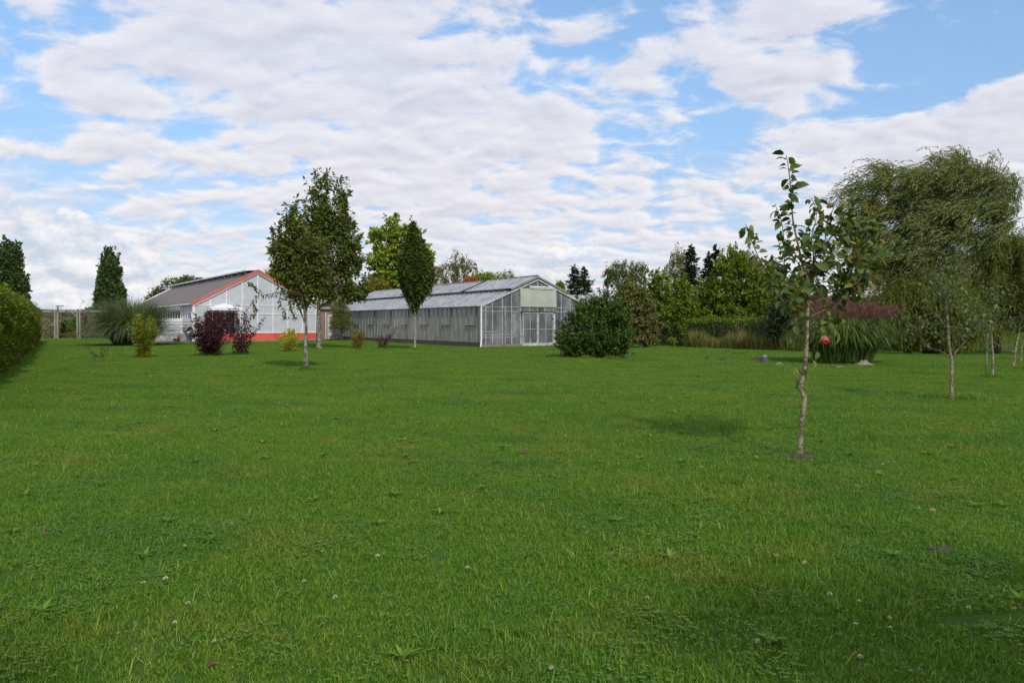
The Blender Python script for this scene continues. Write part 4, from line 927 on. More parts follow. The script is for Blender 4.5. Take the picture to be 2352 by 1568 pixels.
# clipped hedges
def hedge(label, pts, h, wd, lm, seed, leaf=.12, dens=420, wob=.12, name='hedge', topcol=None):
    """a clipped hedge along ground points; sprays spread over a boxy body with a dark core"""
    r = np.random.default_rng(seed); e = empty(name, (pts[0][0], pts[0][1], ghf(*pts[0][:2])), label, 'hedge'); o = np.array(e.location)
    Ps = []; Ds = []; core = MB()
    for (a, b_) in zip(pts[:-1], pts[1:]):
        a2 = np.array(a[:2], float); b2 = np.array(b_[:2], float); ln = np.linalg.norm(b2 - a2); d = (b2 - a2) / ln; nrm = np.array([d[1], -d[0]])
        # faces: right (+nrm), left, top, ends
        for face, size in (('r', ln * h), ('l', ln * h), ('t', ln * wd), ('e', wd * h * 2)):
            n = int(size * dens); u = r.random(n) * ln; v = r.random(n)
            if face in 'rl':
                sgn = 1 if face == 'r' else -1; z = v * h; off = sgn * wd / 2; q = a2 + d * u[:, None] + nrm * off; out = np.tile([nrm[0] * sgn, nrm[1] * sgn, .25], (n, 1))
                bul = -.12 * np.cos(v * 3.14) * -1
            elif face == 't':
                z = np.full(n, h); q = a2 + d * u[:, None] + nrm * ((v - .5) * wd)[:, None]; out = np.tile([0, 0, 1.], (n, 1))
            else:
                end = r.integers(0, 2, n); q = a2 + d * (end * ln)[:, None] + nrm * ((r.random(n) - .5) * wd)[:, None]; z = v * h; out = np.stack([d[0] * (end * 2 - 1), d[1] * (end * 2 - 1), np.full(n, .2)], -1)
            P_ = np.concatenate([q, z[:, None] + gh(q[:, 0], q[:, 1])[:, None]], 1)
            lump = (np.sin(P_[:, 0] * 2.3 + P_[:, 2] * 2) + np.sin(P_[:, 1] * 2.9 + P_[:, 2] * 3.1) + np.sin(P_[:, 0] * 7 + P_[:, 1] * 6 + P_[:, 2] * 8) * .6) * wob * .5
            P_ = P_ + unit(out) * (lump - np.abs(r.normal(size=n)) * .10 + r.random(n) ** 6 * .22)[:, None]
            Ps.append(P_); Ds.append(out + rdir(n, r) * .8 + np.array([0, 0, .35]))
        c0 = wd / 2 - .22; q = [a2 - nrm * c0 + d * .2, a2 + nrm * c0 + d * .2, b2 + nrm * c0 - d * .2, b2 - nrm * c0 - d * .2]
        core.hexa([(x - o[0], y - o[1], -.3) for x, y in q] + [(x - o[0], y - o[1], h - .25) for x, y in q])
    P_ = np.concatenate(Ps); D = np.concatenate(Ds); n = len(P_); sz = leaf * np.exp(r.normal(size=n) * .3)
    V, f = leaves(P_, D, unit(rdir(n, r) + np.array([0, 0, .6])), sz, sz * .45, TQ)
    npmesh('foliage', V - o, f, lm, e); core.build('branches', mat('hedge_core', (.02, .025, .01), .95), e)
    return e
hedge('long clipped hedge running back along the left edge of the lawn', [(-9.7 - .75, 12.0), (-17.3 - .75, 25.7), (-39.8 - .75, 63.5)], 2.62, 1.6, leafmat('left_hedge', [(0, (.028, .055, .007)), (.5, (.062, .108, .011)), (.85, (.12, .145, .014)), (1, (.18, .20, .022))], .3, gain=1.4), 41, leaf=.085, dens=620, wob=.26)
p1 = G(1470, 786); p2 = G(1556, 787.5)
hedge('dark clipped hedge block in shade at the left under the thujas', [(base_at(1470, 64)[0], 64), (base_at(1570, 63)[0], 63)], 2.5, 1.8, LM['hedge'], 42, dens=260)
hedge('clipped green hedge with sunlit face behind the dry tall grass', [(base_at(1578, 59.5)[0], 59.5), (base_at(1980, 56)[0], 56)], 2.1, 1.8, LM['hedge'], 43, dens=260)
hedge('dark hedge behind the raised lawn at the far right', [(base_at(2230, 70)[0], 70), (base_at(2500, 66)[0], 66)], 2.6, 1.6, LM['juniper'], 44, dens=200)

# small ground conifers before the clipped hedge
for i, (px, lab) in enumerate(((1484, 'small flat topped young conifer nearest the round bush'), (1505, 'tiny round young conifer in front of the dark hedge block'), (1543, 'small flat young conifer at the gap between the two clipped hedges'))):
    tree('young_conifer', lab, 'shrub', base_at(px, 58), [(px, 781, 7 + (i != 1) * 3, 4.5), (px, 787, 8, 3)], 58, LM['thuja'], .09, 26, .12, 40, .03, W3(px, 780, 58), seed=50 + i, group='young conifers before the hedge', nl=4)
# thin yellow columns at the far right
for i, (px, top, lab) in enumerate(((2283, 705, 'thin golden column conifer in front of the far right hedge'), (2266, 712, 'duller golden column conifer left of the brightest one'), (2340, 690, 'dark column conifer at the right edge above the far hedge'))):
    tree('column_conifer', lab, 'tree', base_at(px, 64), [(px, top + 8, 3.5, 10), (px, top + 25, 5.5, 18), (px, top + 45, 6, 18)], 64, LM['thuja_y' if i < 2 else 'hedge'], .13, 70, .16, 50, .05, W3(px, top + 5, 64), seed=54 + i, group='column conifers at the right', up=.9, nl=3)
spruce('spruce', 'dark spruce spire rising behind the right edge of the willows', 2338, 545, 765, 86, 50, LM['spruce'], 58)

# the beige green tree behind the round bush
tree('deciduous_tree', 'low spreading tree with dull beige green leaves right behind the dense round bush', 'tree', G(1455, 798),
     [(1440, 668, 26, 22), (1462, 690, 34, 26), (1430, 700, 26, 30), (1470, 725, 30, 24), (1440, 745, 36, 26), (1500, 745, 22, 12), (1480, 770, 28, 18), (1450, 785, 26, 10), (1490, 700, 16, 14)],
     49, LM['beige'], .135, 420, .33, 55, .09, W3(1448, 680, 49), tm='bark_grey', seed=60, droop=.8, flat=1., tmpl=TL, nl=30, spray=(1.6, -.2))
# dense dark evergreen bush
def bush():
    b = G(1368, 822); Y = b.y
    e = tree('evergreen_bush', 'dense dark green round bush at the right corner of the greenhouse', 'shrub', b,
         [(1385, 700, 24, 18), (1345, 728, 36, 26), (1400, 728, 36, 32), (1366, 775, 60, 38), (1318, 772, 32, 22), (1418, 772, 30, 34), (1345, 802, 44, 22), (1405, 800, 40, 24), (1292, 770, 14, 9), (1335, 703, 12, 9), (1440, 728, 9, 14), (1390, 686, 12, 9), (1305, 742, 10, 9), (1360, 712, 10, 12), (1298, 797, 16, 14)],
         Y, LM['bush'], .112, 760, .22, 52, .05, W3(1372, 720, Y), tm='twig', seed=61, tmpl=TL, asp=.42, nl=30, shell=.6, droop=.0, flat=.8, spray=(3.0, .8, .9))
    mb = MB(); r = random.Random(3)
    for k in range(12):
        a = r.uniform(0, 6.28); tip = Vector((math.cos(a) * r.uniform(.6, 1.6), math.sin(a) * r.uniform(.6, 1.3), r.uniform(.7, 1.8)))
        mb.tube(spline([(0, 0, -.05), tip * .4 + Vector((0, 0, .1)), tip], 4), [.035, .03, .03, .025, .02, .02, .015, .01, .01], 6)
    mb.build('stems', M['bark_grey'], e, smooth=True)
bush()

# the two crab apple trees
mt = G(733, 803)
tree('large_round_tree', 'big dark green tree with thick grey trunk behind the berry bearing tree', 'tree', mt,
     [(738, 432, 16, 30), (728, 470, 26, 34), (783, 440, 14, 30), (775, 480, 34, 36), (752, 520, 50, 40), (800, 540, 30, 36), (720, 540, 40, 50), (815, 580, 22, 30), (765, 590, 60, 46), (715, 610, 46, 40), (745, 650, 54, 34), (800, 620, 36, 26), (826, 655, 28, 26), (790, 670, 34, 18)],
     mt.y, LM['malus2'], .18, 520, .42, 40, .19, W3(752, 470, mt.y), tm='bark_grey', seed=70, tmpl=TL, nl=50, shell=.45, spray=(1.9, 1., .55), trunk_pts=[mt + Vector((-.03, 0, 1.5)), mt + Vector((.0, 0, 3))])
ft = G(703, 850)
ftree = tree('berry_tree', 'slim tree with lichened trunk and dark red berries, low branch hanging left', 'tree', ft,
     [(672, 500, 16, 26), (668, 535, 28, 34), (650, 585, 28, 30), (690, 570, 40, 46), (722, 590, 30, 44), (640, 555, 10, 12), (665, 625, 36, 32), (705, 640, 42, 36), (740, 630, 22, 34), (690, 672, 34, 20), (722, 676, 22, 14), (640, 612, 14, 16)],
     ft.y, LM['malus'], .112, 430, .24, 31, .085, W3(695, 540, ft.y), tm='bark_grey', seed=71, tmpl=TL, nl=44, shell=.42, spray=(1.9, 1., .6), trunk_pts=[ft + Vector((-.02, 0, .8)), ft + Vector((.0, 0, 1.7))])
def z3(zx, zy, Y, dy=0):   # zoom of the front tree -> world
    return W3((720 + zx / 2.657) * .8167, (470 + zy / 2.657) * .8167, Y + dy)
def berry_branch():
    Y = ft.y; r = np.random.default_rng(72); mb = MB(); br = MB(); Ls = []; o = np.array(ft)
    lines = [[(375, 975), (330, 945), (270, 925), (190, 930), (120, 945), (50, 955), (0, 960)], [(50, 955), (0, 905), (-35, 870), (-60, 862)], [(200, 930), (235, 990), (265, 1060), (290, 1120)], [(190, 930), (175, 1000), (215, 1080), (210, 1130)],
             [(0, 960), (-20, 1010), (-5, 1070), (-15, 1110)], [(300, 935), (330, 990), (345, 1040)]]
    for i, ln in enumerate(lines):
        pts = spline([z3(x, y, Y, -.3 - .1 * j) for j, (x, y) in enumerate(ln)], 5); mb.tube(pts, list(np.linspace(.016 if i == 0 else .008, .004, len(pts))), 5)
        for p in pts[3:]:
            for _ in range(2 if i else 1):
                Ls.append(np.array(p) + r.normal(size=3) * .03)
            if r.random() < (.8 if i in (0, 2) else .3):
                for _ in range(5):
                    c = Vector(np.array(p) + r.normal(size=3) * .045 + [0, 0, -.05]); mb.tube([p, c], .002, 3)
                    br.lathe([(0, -.014), (.010, -.010), (.014, 0), (.010, .010), (0, .014)], 7, c)
    P_ = np.array(Ls); n = len(P_); V, f = leaves(P_, rdir(n, r) * .6 + [0, 0, -.7], rdir(n, r), .13 * np.exp(r.normal(size=n) * .2), np.full(n, .065), TL)
    mb.v = [tuple(np.array(v) - o) for v in mb.v]; br.v = [tuple(np.array(v) - o) for v in br.v]
    b_ = mb.build('branch', M['twig'], ftree, smooth=True); npmesh('leaves', V - o, f, LM['malus'], ftree)
    # berries through the lower crown
    c = [(z3(x, y, Y, r.uniform(-.7, .5))) for x, y in zip(r.uniform(230, 620, 60), r.uniform(560, 930, 60))]
    for p in c:
        for _ in range(7): br.lathe([(0, -.017), (.013, -.011), (.017, 0), (.013, .011), (0, .017)], 6, tuple(np.array(p) + r.normal(size=3) * .05 - o))
    br.build('berries', LM['berry'], ftree, smooth=True)['kind'] = 'stuff'
berry_branch()
it = G(953, 803)
tree('column_tree', 'dark dense teardrop shaped tree on a thin pale trunk before the greenhouse', 'tree', it,
     [(948, 528, 7, 16), (950, 560, 20, 30), (954, 595, 33, 34), (956, 630, 40, 34), (956, 660, 34, 24), (953, 685, 18, 16), (952, 702, 8, 12), (935, 610, 18, 30)],
     it.y, LM['ivy'], .105, 1150, .26, 50, .075, W3(952, 560, it.y), tm='bark_ivy', seed=73, tmpl=TL, asp=.6, nl=14, shell=.74, up=.3, spray=(1.0, 1., .3), trunk_pts=[it + Vector((.0, 0, 1.2)), it + Vector((.0, 0, 2.4))])

# willows
def strands(r, starts, n, Ls, d0, d1, step, wob=.15):
    """polylines of leaf points along curving hanging twigs: direction d0 -> d1"""
    K = int(Ls / step); t = np.linspace(0, 1, K); P_ = np.empty((n, K, 3)); D = np.empty((n, K, 3)); p = starts.copy()
    w_ = r.normal(size=(n, 3)) * wob
    ln = .55 + .9 * r.random((n, 1))
    for k in range(K):
        d = unit(d0 * (1 - t[k]) + d1 * t[k] + w_ + r.normal(size=(n, 3)) * .12); P_[:, k] = p; D[:, k] = d; p = p + d * step * ln
    return P_, D
def willow(name, label, base, blobs, Y, lm, n, wind, seed, Ls=1.5, leaf=.16, top=None, rt=.35, step=.055, updir=.5, wd=.2, tp=None, lift=1.0):
    r = np.random.default_rng(seed); e = empty(name, base, label, 'tree'); o = np.array(base)
    B = []
    for b in blobs:
        c = W3(b[0], b[1], Y); k = Y / F; B.append((c.x, c.y + (b[4] if len(b) > 4 else 0), c.z, b[2] * k, min(b[2], b[3] * 1.6) * k, b[3] * k))
    B = np.array(B); w_ = (B[:, 3] * B[:, 5]); w_ /= w_.sum(); nc = n // 26
    bi = r.choice(len(B), nc, p=w_); d = rdir(nc, r); d[:, 2] = np.where(r.random(nc) < .55, np.abs(d[:, 2]), d[:, 2])
    cen = B[bi, :3] + d * B[bi, 3:] * (.45 + .55 * r.random((nc, 1)) ** .6)
    ci = np.repeat(np.arange(nc), 26); m = len(ci); st_ = cen[ci] + r.normal(size=(m, 3)) * .20 * (.6 + .8 * r.random((nc, 1)))[ci]
    cw = rdir(nc, r)[ci] * .25
    d0 = unit(d[ci] * .8 + np.array([0, 0, updir]) + wind * .6 + cw); d1 = unit(np.array([0, 0, -1.]) * lift + wind + cw * .6)
    P_, D = strands(r, st_, m, Ls, d0, d1, step)
    P_ = P_.reshape(-1, 3); D = D.reshape(-1, 3); keep = (P_[:, 2] > .25 + gh(P_[:, 0], P_[:, 1])); P_ = P_[keep]; D = D[keep]; q = len(P_)
    D2 = D + rdir(q, r) * .45; sz = leaf * np.exp(r.normal(size=q) * .25)
    V, f = leaves(P_, D2, rdir(q, r) + np.array([0, -.2, .5]), sz, sz * wd, TQ); npmesh('crown', V - o, f, lm, e)
    mb = MB(); tp_ = [Vector(base) - Vector((0, 0, .2))] + (tp or []) + [Vector(top)]; pp = spline(tp_, 5); mb.tube(pp, list(np.linspace(rt, rt * .3, len(pp))), 10)
    limbs(mb, r, base, top, rt, cen, 60, start=.2); mb.v = [tuple(np.array(v) - o) for v in mb.v]; mb.build('trunk', M['bark_dark'], e, smooth=True)
wb = base_at(2130, 41)
willow('willow', 'huge windblown grey green willow towering behind the pink plumed grass', wb,
       [(2012, 430, 48, 34), (1987, 470, 31, 40), (2052, 460, 37, 40), (2152, 420, 62, 36), (2192, 400, 31, 26), (2122, 460, 65, 44), (2222, 440, 56, 40), (2282, 450, 47, 34), (2312, 490, 35, 40), (2252, 510, 65, 44), (2152, 540, 84, 50), (2052, 540, 52, 54), (2032, 600, 47, 50), (2122, 610, 78, 50), (2202, 570, 47, 40), (2292, 545, 33, 26), (2102, 670, 65, 44), (2172, 660, 47, 40), (1982, 540, 31, 40), (1972, 600, 28, 36), (2007, 660, 31, 36), (2242, 590, 37, 40), (2162, 470, 56, 40), (2182, 510, 56, 40), (2190, 378, 20, 14), (2150, 392, 20, 16), (2010, 402, 22, 14), (2260, 410, 26, 16), (2305, 436, 18, 18), (2090, 410, 16, 14)],
       41, LM['willow'], 8200, np.array([-.75, .1, .15]), 80, 1.25, .17, W3(2130, 480, 41), .38, lift=.75, updir=.35, tp=[Vector(wb) + Vector((.3, 0, 2)), Vector(wb) + Vector((.1, 0, 4))])
willow('weeping_willow', 'shaggy olive curtain of hanging willow twigs low between the pink grass and young apple tree', base_at(2085, 39.5),
       [(2075, 700, 50, 34), (2110, 690, 50, 30), (2150, 700, 46, 36), (2050, 730, 24, 30), (2190, 720, 34, 30), (2100, 745, 44, 26), (2160, 750, 40, 22), (2060, 775, 22, 20), (2190, 770, 30, 22), (2130, 775, 40, 18), (2230, 740, 20, 24)],
       39.5, LM['weeping'], 4200, np.array([-.05, 0, 0]), 81, 1.7, .15, W3(2095, 700, 39.5), .2, lift=1.2, updir=.1)
willow('weeping_willow', 'yellow olive weeping willow at the right edge beyond the young apple trees', base_at(2290, 46),
       [(2280, 600, 40, 30), (2310, 585, 28, 22), (2250, 620, 34, 30), (2300, 640, 44, 34), (2235, 660, 30, 34), (2335, 630, 24, 40), (2270, 690, 34, 30), (2330, 690, 24, 26), (2215, 700, 24, 24), (2240, 730, 26, 20), (2300, 720, 36, 20), (2290, 745, 50, 16), (2240, 760, 30, 12), (2335, 740, 20, 30)],
       46, LM['weeping'], 3200, np.array([-.12, 0, 0]), 82, 1.8, .16, W3(2290, 610, 46), .25, lift=1.1, updir=.2)

# dark juniper
tree('juniper', 'very dark low spreading juniper left of the pink plumed grass', 'tree', base_at(1812, 44),
     [(1800, 712, 30, 22), (1830, 700, 30, 24), (1860, 720, 34, 30), (1785, 738, 34, 22), (1830, 745, 50, 28), (1880, 750, 30, 30), (1815, 772, 44, 20), (1770, 755, 16, 12)],
     44, LM['juniper'], .15, 420, .36, 50, .1, W3(1825, 700, 44), seed=90, nl=20, up=.1, asp=.35, shell=.5)

# ------------------------------------------------------------------ shrubs with upright stems
def shrub(name, label, base, h, spread, nst, lps, leaf, lm, seed, group=None, tm='twig', tmin=.12, side=.18, lean=(0, 0), asp=.5, cat='shrub', stem_r=.010, up=.5, tmpl=TQ, hv=.3, pw=1.0, dirs=None):
    r = np.random.default_rng(seed); e = empty(name, base, label, cat, group)
    az = r.random(nst) * 6.283; q = spread * (r.random(nst) ** .6)
    if dirs is not None: az = np.array([d[0] for d in dirs]); q = np.array([d[1] for d in dirs]); nst = len(dirs)
    hh = h * (1 - hv * r.random(nst) - .25 * (q / max(spread, 1e-3)) ** 2 * (dirs is None))
    if dirs is not None: hh = np.array([h * d[2] for d in dirs])
    def pt(i, t):
        rr = q[i] * t ** 1.15
        return np.stack([np.cos(az[i]) * (.06 + rr) + lean[0] * t * t, np.sin(az[i]) * (.06 + rr) + lean[1] * t * t, hh[i] * t], -1)
    mb = MB()
    for i in range(nst):
        mb.tube([tuple(pt(np.array([i]), np.array([t]))[0]) for t in (-.02, .3, .65, 1)], [stem_r, stem_r * .8, stem_r * .5, stem_r * .2], 4, cap=False)
    mb.build('stems', M[tm], e)
    i = np.repeat(np.arange(nst), lps); t = tmin + (1 - tmin) * r.random(len(i)) ** pw; c = pt(i, t)
    sdv = rdir(len(i), r) * (side * (1.1 - t) * r.random(len(i)) ** .5)[:, None] + r.normal(size=(len(i), 3)) * .02; P_ = c + sdv
    D = unit(sdv) + rdir(len(i), r) * .5 + np.array([0, 0, up]) + np.stack([np.cos(az[i]), np.sin(az[i]), np.zeros(len(i))], -1) * .4
    sz = leaf * np.exp(r.normal(size=len(i)) * .25)
    P_[:, 2] = np.maximum(P_[:, 2], .03)
    V, f = leaves(P_, D, rdir(len(i), r) + np.array([0, -.2, .6]), sz, sz * asp, tmpl); npmesh('foliage', V, f, lm, e)
    return e
SG = 'shrubs planted across the lawn'
shrub('purple_shrub', 'wide dark purple shrub in front of the grey hall doorway', G(483, 818), 2.35, 1.15, 62, 120, .085, LM['purple'], 101, SG, 'twig_dark', tmin=.05, side=.38, tmpl=TL, asp=.6,
      )
shrub('purple_shrub', 'narrower purple shrub with one shoot arching right, beside the widest one', G(553, 815), 2.25, .62, 30, 110, .085, LM['purple'], 102, SG, 'twig_dark', tmin=.05, side=.30, tmpl=TL, asp=.6, stem_r=.014,
      dirs=[(0.2, .95, .78), (0.1, 1.15, .86), (3.0, .5, 1.0), (2.8, .3, 1.12), (1.5, .3, .95), (4.5, .4, .9), (3.4, .7, .8), (0.4, .4, .95), (5.5, .4, .85), (1.2, .6, .8), (3.9, .5, .85), (2.2, .5, .8), (0, .3, 1.05), (6., .55, .65), (3.2, .35, .7), (0.8, .2, .9), (5.0, .2, .6), (2.9, .15, 1.12), (3.1, .6, .55), (.1, .5, .5)])
shrub('yellow_shrub', 'small bright yellow green shrub in front of the red plinth', G(663, 808), 1.35, .62, 30, 90, .085, LM['yellow'], 103, SG, tmin=.08, side=.25, tmpl=TL)
shrub('forsythia', 'tall narrow yellow green shrub in front of the fountain of grass', G(330, 822), 2.3, .62, 34, 110, .11, LM['forsythia'], 104, SG, tmin=.05, side=.26, tmpl=TL, asp=.35)
shrub('dark_sapling', 'thin dark leaved sapling low at the left before the fountain of grass', G(228, 831), .95, .35, 7, 26, .07, LM['darkleaf'], 105, SG, 'twig_dark', tmin=.15, side=.12, tmpl=TL,
      dirs=[(3.1, .62, .85), (3.0, .35, .5), (0.1, .28, .85), (0.4, .3, .6), (1.5, .1, .6), (3.6, .15, .45), (.2, .1, .75)])
shrub('purple_sapling', 'tall thin dark red sapling in the bed before the bank', base_at(193, 74), 2.9, .25, 6, 46, .13, LM['purple'], 106, None, 'twig_dark', tmin=.3, side=.3, tmpl=TL)
shrub('mixed_shrub', 'small shrub turning yellow and red before the far end of the greenhouse', G(821, 801), 1.35, .55, 26, 80, .085, LM['mixed'], 107, SG, tmin=.06, side=.3, tmpl=TL)
shrub('purple_shrub', 'small wispy purple shrub leaning right before the greenhouse side', G(878, 801), 1.45, .40, 18, 60, .075, LM['purple'], 108, SG, 'twig_dark', tmin=.05, side=.2, lean=(.25, 0), tmpl=TL,
      dirs=[(0.1, .75, 1.0), (0.3, .6, .92), (.5, .3, .8), (3.1, .45, .6), (2.5, .4, .65), (1.5, .3, .6), (4.5, .3, .5), (0, .45, .7), (3.5, .2, .55), (5.5, .3, .6), (0.2, .2, .6), (1., .4, .5), (2.9, .55, .4)])
shrub('bare_sapling', 'very thin sapling with few dark leaves before the near greenhouse wall', base_at(1018, 48.5), 1.5, .18, 3, 22, .085, LM['darkleaf'], 109, SG, 'twig_dark', tmin=.35, side=.2, tmpl=TL,
      dirs=[(3.0, .12, .9), (0.2, .55, .95), (3.2, .3, .6)])
tree('green_bush', 'feathery green bush at the far end of the greenhouse above the board pile', 'shrub', base_at(785, 69), [(783, 728, 22, 22), (788, 705, 12, 16), (778, 745, 24, 16), (795, 745, 14, 18), (772, 712, 8, 18)],
     69, LM['birch'], .12, 170, .3, 50, .05, W3(784, 715, 69), seed=110, up=.7, asp=.3, nl=10)
shrub('thin_sapling', 'thin staked sapling standing before the dry tall grass', base_at(1700, 37.5), 2.55, .22, 3, 55, .07, LM['forsythia'], 111, 'young trees on the lawn', tmin=.55, side=.3, cat='young tree', stem_r=.016, tmpl=TL, dirs=[(3, .03, 1.), (0.2, .25, .92), (2.6, .2, .85)])
tree('dwarf_cypress', 'slim dark cypress in the bed behind the pergola', 'shrub', base_at(151, 80), [(151, 750, 6, 10), (151, 762, 7.5, 10), (150, 742, 3.5, 6)], 80, LM['juniper'], .14, 46, .2, 50, .05, W3(151, 745, 80), seed=112, up=.8, nl=3)
tree('dwarf_conifer', 'broad dark green conifer in the bed behind the pergola posts', 'shrub', base_at(168, 80), [(168, 748, 10, 12), (168, 762, 14, 11), (169, 736, 4, 8), (156, 764, 5, 6)], 80, LM['hedge'], .14, 100, .25, 50, .05, W3(168, 742, 80), seed=113, up=.5, nl=3)
def low_bed():
    r = np.random.default_rng(114); n = 5200; px = r.uniform(128, 176, n); Y = r.uniform(78.2, 80, n); x = (px - CX) / F * Y
    P_ = np.stack([x, Y, .1 + .4 * r.random(n) * (1 + .4 * np.sin(x * 3))], -1); V, f = leaves(P_, rdir(n, r) + [0, 0, .8], rdir(n, r), np.full(n, .12), np.full(n, .06), TQ)
    setp(npmesh('ground_cover', V, f, LM['mixed']), 'low yellowish ground cover in the bed behind the pergola', 'ground cover', kind='stuff')
low_bed()
# far belt of trees behind the bank and beyond everything
def far_wood(name, label, px0, px1, Y, top, lm, seed, var=6, n=4000, leaf=.9):
    r = np.random.default_rng(seed); px = r.uniform(px0, px1, n); k = np.sin(px * .09 + seed) + np.sin(px * .23) * .6 + np.sin(px * .61) * .3
    zt = 1.6 + (HY - top + k * var) / F * Y; z = zt * r.random(n) ** .5
    P_ = np.stack([(px - CX) / F * Y, Y + r.random(n) * 15, z], -1); V, f = leaves(P_, rdir(n, r), rdir(n, r), leaf * (.5 + r.random(n)), np.full(n, leaf * .7), TQ)
    setp(npmesh(name, V, f, lm), label, 'wood', kind='stuff')
far_wood('far_wood', 'distant line of trees just above the bank', 195, 300, 420, 713, LM['olive'], 3, 2, 2500, 2.2)
far_wood('far_wood', 'distant wood closing the gap behind the greenhouses', 820, 1330, 140, 702, LM['olive'], 4, 4, 14000)
far_wood('far_wood', 'dim wood behind the thujas and willows', 1400, 2500, 105, 690, LM['juniper'], 5, 6, 30000, .8)
far_wood('far_wood', 'dim wood behind the grey hall and poplar', 262, 760, 150, 722, LM['olive'], 6, 3, 9000, 1.2)

# ------------------------------------------------------------------ big grasses
def pampas():
    b = G(303, 793); b = Vector((b.x, b.y, 0)); e = empty('pampas_grass', b, 'huge grey green fountain of pampas grass at the left before the poplar', 'ornamental grass'); r = np.random.default_rng(120)
    n = 5200; az = r.random(n) * 6.283; q = r.random(n); r0 = .9 * np.sqrt(r.random(n))
    base = np.stack([np.cos(az) * r0 * 1.3, np.sin(az) * r0, np.zeros(n)], -1)
    az2 = az + r.normal(size=n) * .35
    V, f = blades(r, n, base, az2, 2.7 + 1.7 * r.random(n), .05 + .55 * q + .15 * r0, .7 + 1.9 * q ** .8 + .3 * r.random(n), .016 + .012 * r.random(n), 7, 1.5)
    V[:, 2] = np.maximum(V[:, 2], .02); npmesh('blades', V, f, LM['pampas'], e)
    n = 900; az = r.random(n) * 6.283; r0 = .7 * np.sqrt(r.random(n)); base = np.stack([np.cos(az) * r0 * 1.6, np.sin(az) * r0, np.zeros(n)], -1)
    V, f = blades(r, n, base, az, 2.9 + .8 * r.random(n), .03 + .3 * r.random(n), .25 + .8 * r.random(n), .013 + .01 * r.random(n), 6, 2)
    npmesh('flower_stems', V, f, LM['pampas'], e)
    n = 26; az = r.random(n) * 6.283; base = np.stack([np.cos(az) * .8, np.sin(az) * .6, np.zeros(n)], -1); V, f = blades(r, n, base, az, 3.0 + .5 * r.random(n), .1 + .3 * r.random(n), .5 + .5 * r.random(n), .03 + .02 * r.random(n), 5, 2)
    npmesh('plumes', V, f, LM['dry'], e)
pampas()
def miscanthus():
    b = G(1936, 834); Y = b.y; e = empty('silver_grass', b, 'big clump of arching green grass crowned with pinkish purple plumes', 'ornamental grass'); r = np.random.default_rng(121)
    n = 4200; az = r.random(n) * 6.283; r0 = 1.0 * np.sqrt(r.random(n)); base = np.stack([np.cos(az) * r0 * 1.15, np.sin(az) * r0 * .9, np.zeros(n)], -1); q = r.random(n)
    hl = .6 + 1.5 * r.random(n)
    V, f = blades(r, n, base + np.stack([np.cos(az) * .15 * q, np.sin(az) * .15 * q, hl * .75 * q], -1), az + r.normal(size=n) * .4, 1.0 + .8 * r.random(n), .05 + .35 * q, 1.6 + 1.5 * q, .016 + .014 * r.random(n), 7, 1.3)
    V[:, 2] = np.maximum(V[:, 2], .02); npmesh('blades', V, f, LM['misc'], e)
    n = 560; az = r.random(n) * 6.283; rr = np.sqrt(r.random(n)); tilt = .05 + .60 * rr
    L = 2.1 + .5 * r.random(n) - .2 * rr
    base = np.stack([np.cos(az) * rr * .7, np.sin(az) * rr * .6, np.full(n, .1)], -1)
    V, f = blades(r, n, base, az, L, tilt * .8, tilt * 1.15, np.full(n, .012), 3, 1); npmesh('flower_stems', V, f, LM['misc'], e)
    tips = V.reshape(n, 4, 2, 3)[:, 3].mean(1); m = 16; tt = np.repeat(tips, m, 0); azz = np.repeat(az, m) + r.normal(size=n * m) * .7
    tt = tt - np.stack([np.cos(np.repeat(az, m)), np.sin(np.repeat(az, m)), np.full(n * m, 2.)], -1) * (.10 * r.random(n * m))[:, None]
    tl = np.repeat(tilt, m)
    V, f = blades(r, n * m, tt, azz, .24 + .16 * r.random(n * m), tl * .8 + .15 * r.random(n * m), tl + .5 + .6 * r.random(n * m), np.full(n * m, .010), 3, 1)
    npmesh('plumes', V, f, LM['plume'], e)
miscanthus()
def tall_grass():
    r = np.random.default_rng(122); n = 6500; px = 1590 + 290 * r.random(n) ** 1.15; Y = 46 + 5.5 * r.random(n) + (1700 - px) * .03; x = (px - CX) / F * Y
    base = np.stack([x, Y, gh(x, Y)], -1); V, f = blades(r, n, base, r.random(n) * 6.283, .7 + .9 * r.random(n) * (.6 + .4 * np.sin(px * .06)), .05 + .15 * r.random(n), .3 + .9 * r.random(n), .018 + .016 * r.random(n), 4, 1.6)
    setp(npmesh('tall_grass', V, f, LM['dry']), 'strip of dry tall yellow grass in front of the clipped hedge', 'tall grass', kind='stuff')
    n = 5000; px = 1780 + 110 * r.random(n); Y = 46.5 + 3 * r.random(n); x = (px - CX) / F * Y
    base = np.stack([x, Y, gh(x, Y)], -1); V, f = blades(r, n, base, r.random(n) * 6.283, .5 + .7 * r.random(n), .05 + .2 * r.random(n), .4 + .9 * r.random(n), .02 + .012 * r.random(n), 4, 1.6)
    setp(npmesh('tall_grass', V, f, LM['misc']), 'rough green tall grass under the dark juniper', 'tall grass', kind='stuff')
tall_grass()

